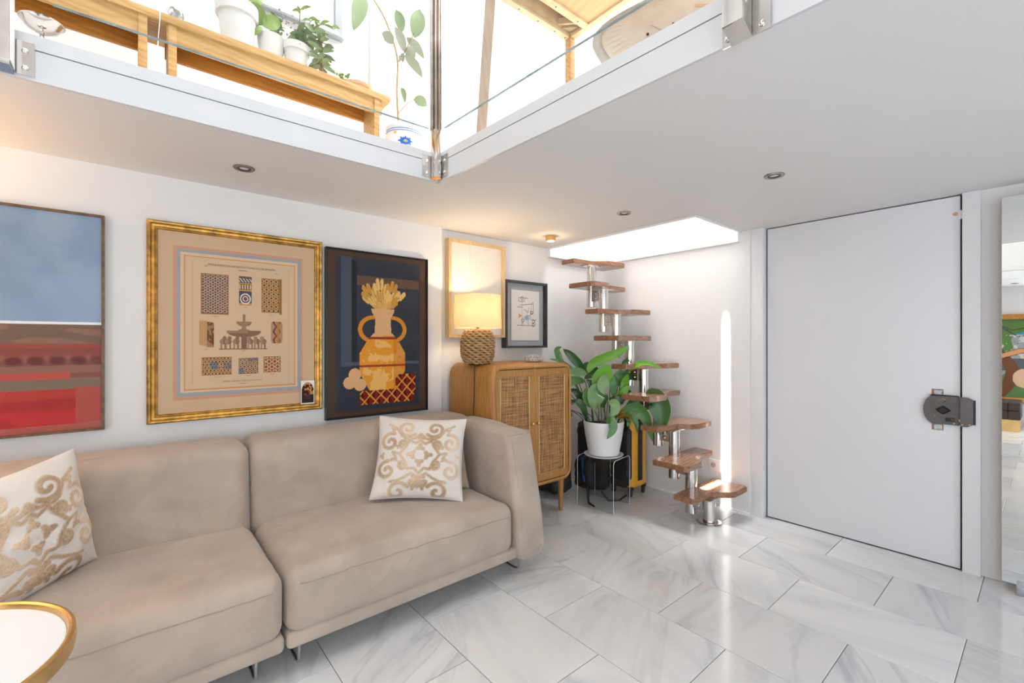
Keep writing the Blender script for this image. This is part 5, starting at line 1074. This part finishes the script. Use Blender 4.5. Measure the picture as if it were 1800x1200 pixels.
# padded rocker seat
ps = thing('padded_seat', 'cream quilted padded seat with gathered edging lying by the right steel post', 'seat', (-.95, 1.65, UZ))
pb = atZ(1160, 44, 2.05); ax = (atZ(1240, 2, 2.05) - atZ(1058, 92, 2.05)).normalized(); ay = Vector((.05, .30, .95)); ay = (ay - ax * ay.dot(ax)).normalized(); an_ = ax.cross(ay)
if an_.dot(CAM - pb) < 0: an_ = -an_
def pad(Lx, Ly, th, c, gather, name, mat, n=70):
    vs = []; g = np.linspace(-1, 1, n)
    for s in (1, -1):
        for i in range(n):
            for j in range(n):
                u, v = g[i], g[j]; r = max(abs(u), abs(v)); rr = (abs(u) ** 3 + abs(v) ** 3) ** (1 / 3) or 1; k = r / rr if rr > 0 else 1
                a, b_ = u * k, v * k; e = max(0, 1 - r ** 4) ** .5
                ang_ = math.atan2(v, u * 2); wr = gather * math.sin(ang_ * 60) * max(0, 1 - abs(r - .82) / .16)
                vs.append(c + ax * (a * Lx / 2) + ay * (b_ * Ly / 2) + an_ * (s * e * th / 2 + wr + .003 * nz(a, b_, s, 3)))
    fs = []
    for s in (0, 1):
        for i in range(n - 1):
            for j in range(n - 1): q = s * n * n + i * n + j; fs.append((q, q + n, q + n + 1, q + 1) if s == 0 else (q, q + 1, q + n + 1, q + n))
    bm = bmesh.new(); vv = [bm.verts.new(p) for p in vs]
    for f in fs: bm.faces.new([vv[i] for i in f])
    bmesh.ops.remove_doubles(bm, verts=bm.verts, dist=1e-5); return obj(name, MB().frombm(bm), mat, ps, auto=80)
pad(.62, .34, .055, pb - an_ * .02, 0, 'seat_shell', M['greyfab'], 40)
pad(.56, .29, .05, pb - ay * .02 + an_ * .012, .0028, 'quilted_pad', M['cream'])
for a, b_ in ((.02, -.06), (-.10, -.05)):
    p = pb + ax * a + ay * b_ + an_ * .045; obj('button', MB().lathe([(.006, 0), (.006, .004), (.0001, .005)], p, 12, an_), M['rubber'], ps)
obj('strap', MB().beam(pb + ax * .15 - ay * .02 + an_ * .042, pb + ax * .20 - ay * .05 + an_ * .042, .012, .003, an_), M['terracotta'], ps, smooth=False)
obj('strap_loop', MB().beam(pb - ax * .05 - ay * .01 + an_ * .042, pb - ax * .02 - ay * .06 + an_ * .042, .02, .003, an_), M['cream'], ps, smooth=False)
for s in (-1, 1): obj('rocker_bar', MB().tube(bez([pb + ax * .2 * s - an_ * .03, Vector(((pb + ax * .2 * s).x, (pb.y + .1), UZ + .12)), Vector(((pb + ax * .2 * s).x, pb.y, UZ + .008))], 10), .007, 8), M['greymetal'], ps)
obj('cable', MB().tube([atZ(1205, -2, 2.1), atZ(1222, 8, 2.12), atZ(1238, 12, 2.14), atZ(1256, 20, 2.16)], .002, 5), M['rubber'], ps)

# ------------------------------------------------------------------ mirror and what stands behind the camera
mi = thing('wall_mirror', 'tall frameless mirror on low feet beside the door, at the right edge', 'mirror', (.15, 3.54, 0))
obj('mirror_glass', MB().box(-.166, .50, 3.518, 3.5205, .040, 2.058), M['mirror'], mi, smooth=False)
obj('backing', MB().box(-.168, .502, 3.5207, 3.545, .038, 2.060), M['steel'], mi, smooth=False)
for x in (-.085, .42): obj('foot', MB().bbox(x - .03, x + .02, 3.47, 3.56, 0, .045, .004), M['silver'], mi)
be = thing('tufted_bench', 'dark brown tufted bench on a shiny gold plinth, seen in the mirror', 'bench', (-.95, -2.95, 0))
bx0, bx1, by0, by1 = -1.8, -.275, -3.18, -2.66
obj('plinth', MB().box(bx0 + .01, bx1 - .01, by0 + .01, by1 - .01, 0, .17), M['brass'], be, smooth=False)
nb = 12
for i in range(nb):
    for j in range(2):
        w_ = (bx1 - bx0) / nb; q = obj('tuft', rbox(bx0 + i * w_, bx0 + (i + 1) * w_, by1 - .12, by1, .172 + j * .125, .172 + (j + 1) * .125, .018, .03), simple('brown_velvet', (.05, .03, .022, 1), .8, nscale=30) if i + j == 0 else bpy.data.materials['brown_velvet'], be, auto=80)
obj('seat', MB().bbox(bx0, bx1, by0, by1 - .10, .172, .425, .015), bpy.data.materials['brown_velvet'], be)
mu = thing('landscape_mural', 'large bright landscape picture in a carved wooden frame, seen in the mirror', 'picture', (-1.1, YF, .44))
def art6(u, v):
    c = np.zeros(u.shape + (3,)); c[:] = (150, 152, 154); n1 = fbm(u, v, 14, 8, 41); n2 = fbm(u, v, 22, 14, 42)
    c = mixc(c, (60, 140, 190), (v > .80)); c = mixc(c, (92, 124, 66), ((v > .58) & (n1 > .52))); c = mixc(c, (196, 190, 184), ((v > .5) & (v < .8) & (n2 > .62)))
    c = mixc(c, (92, 96, 100), ((v < .5) & (v > .34))); c = mixc(c, (92, 124, 78), v < .30 + .04 * np.sin(u * 22)); tr = np.abs(u - .80 - .10 * np.sin(v * 5)) < .022 + .03 * (1 - v); c = mixc(c, (112, 72, 50), tr)
    br = seg_dist(u, v, [(.72, .40), (.82, .52), (.95, .60), (1.0, .60)]) < .028; c = mixc(c, (206, 150, 100), br); c = mixc(c, (60, 40, 30), np.abs(seg_dist(u, v, [(.72, .40), (.82, .52), (.95, .60), (1.0, .60)]) - .028) < .003)
    c = mixc(c, (214, 178, 146), (np.hypot((u - .97) / .07, (v - .25) / .12) < 1)); c = mixc(c, (70, 54, 44), (seg_dist(u, v, [(.8, .95), (.9, .86), (1, .9)]) < .004) | (seg_dist(u, v, [(.84, .9), (.93, .78), (1, .8)]) < .004))
    return c
o0 = ORG[mu.name]; na, nb_ = 260, 160; yy = np.linspace(0, 1, na); zz = np.linspace(0, 1, nb_); U_, V_ = np.meshgrid(yy, zz, indexing='ij')
me = bpy.data.meshes.new('painted_panel'); me.from_pydata([(-2.0 + 1.8 * a - o0.x, YF + .03 - o0.y, .44 + 1.20 * b_ - o0.z) for a in yy for b_ in zz], [], [(i * nb_ + j, i * nb_ + j + 1, (i + 1) * nb_ + j + 1, (i + 1) * nb_ + j) for i in range(na - 1) for j in range(nb_ - 1)])
o = bpy.data.objects.new('painted_panel', me); COL.objects.link(o); o.parent = mu; me.materials.append(M['printgloss']); colorize(o, np.clip(art6(U_, V_).reshape(-1, 3), 0, 255))
for a in ((-2.07, -.13, 1.64, 1.72), (-2.07, -.13, .36, .44), (-2.07, -2.0, .44, 1.64), (-.2, -.13, .44, 1.64)):
    obj('frame_side', MB().bbox(a[0], a[1], YF + .001, YF + .06, a[2], a[3], .012), M['pinedk'], mu)
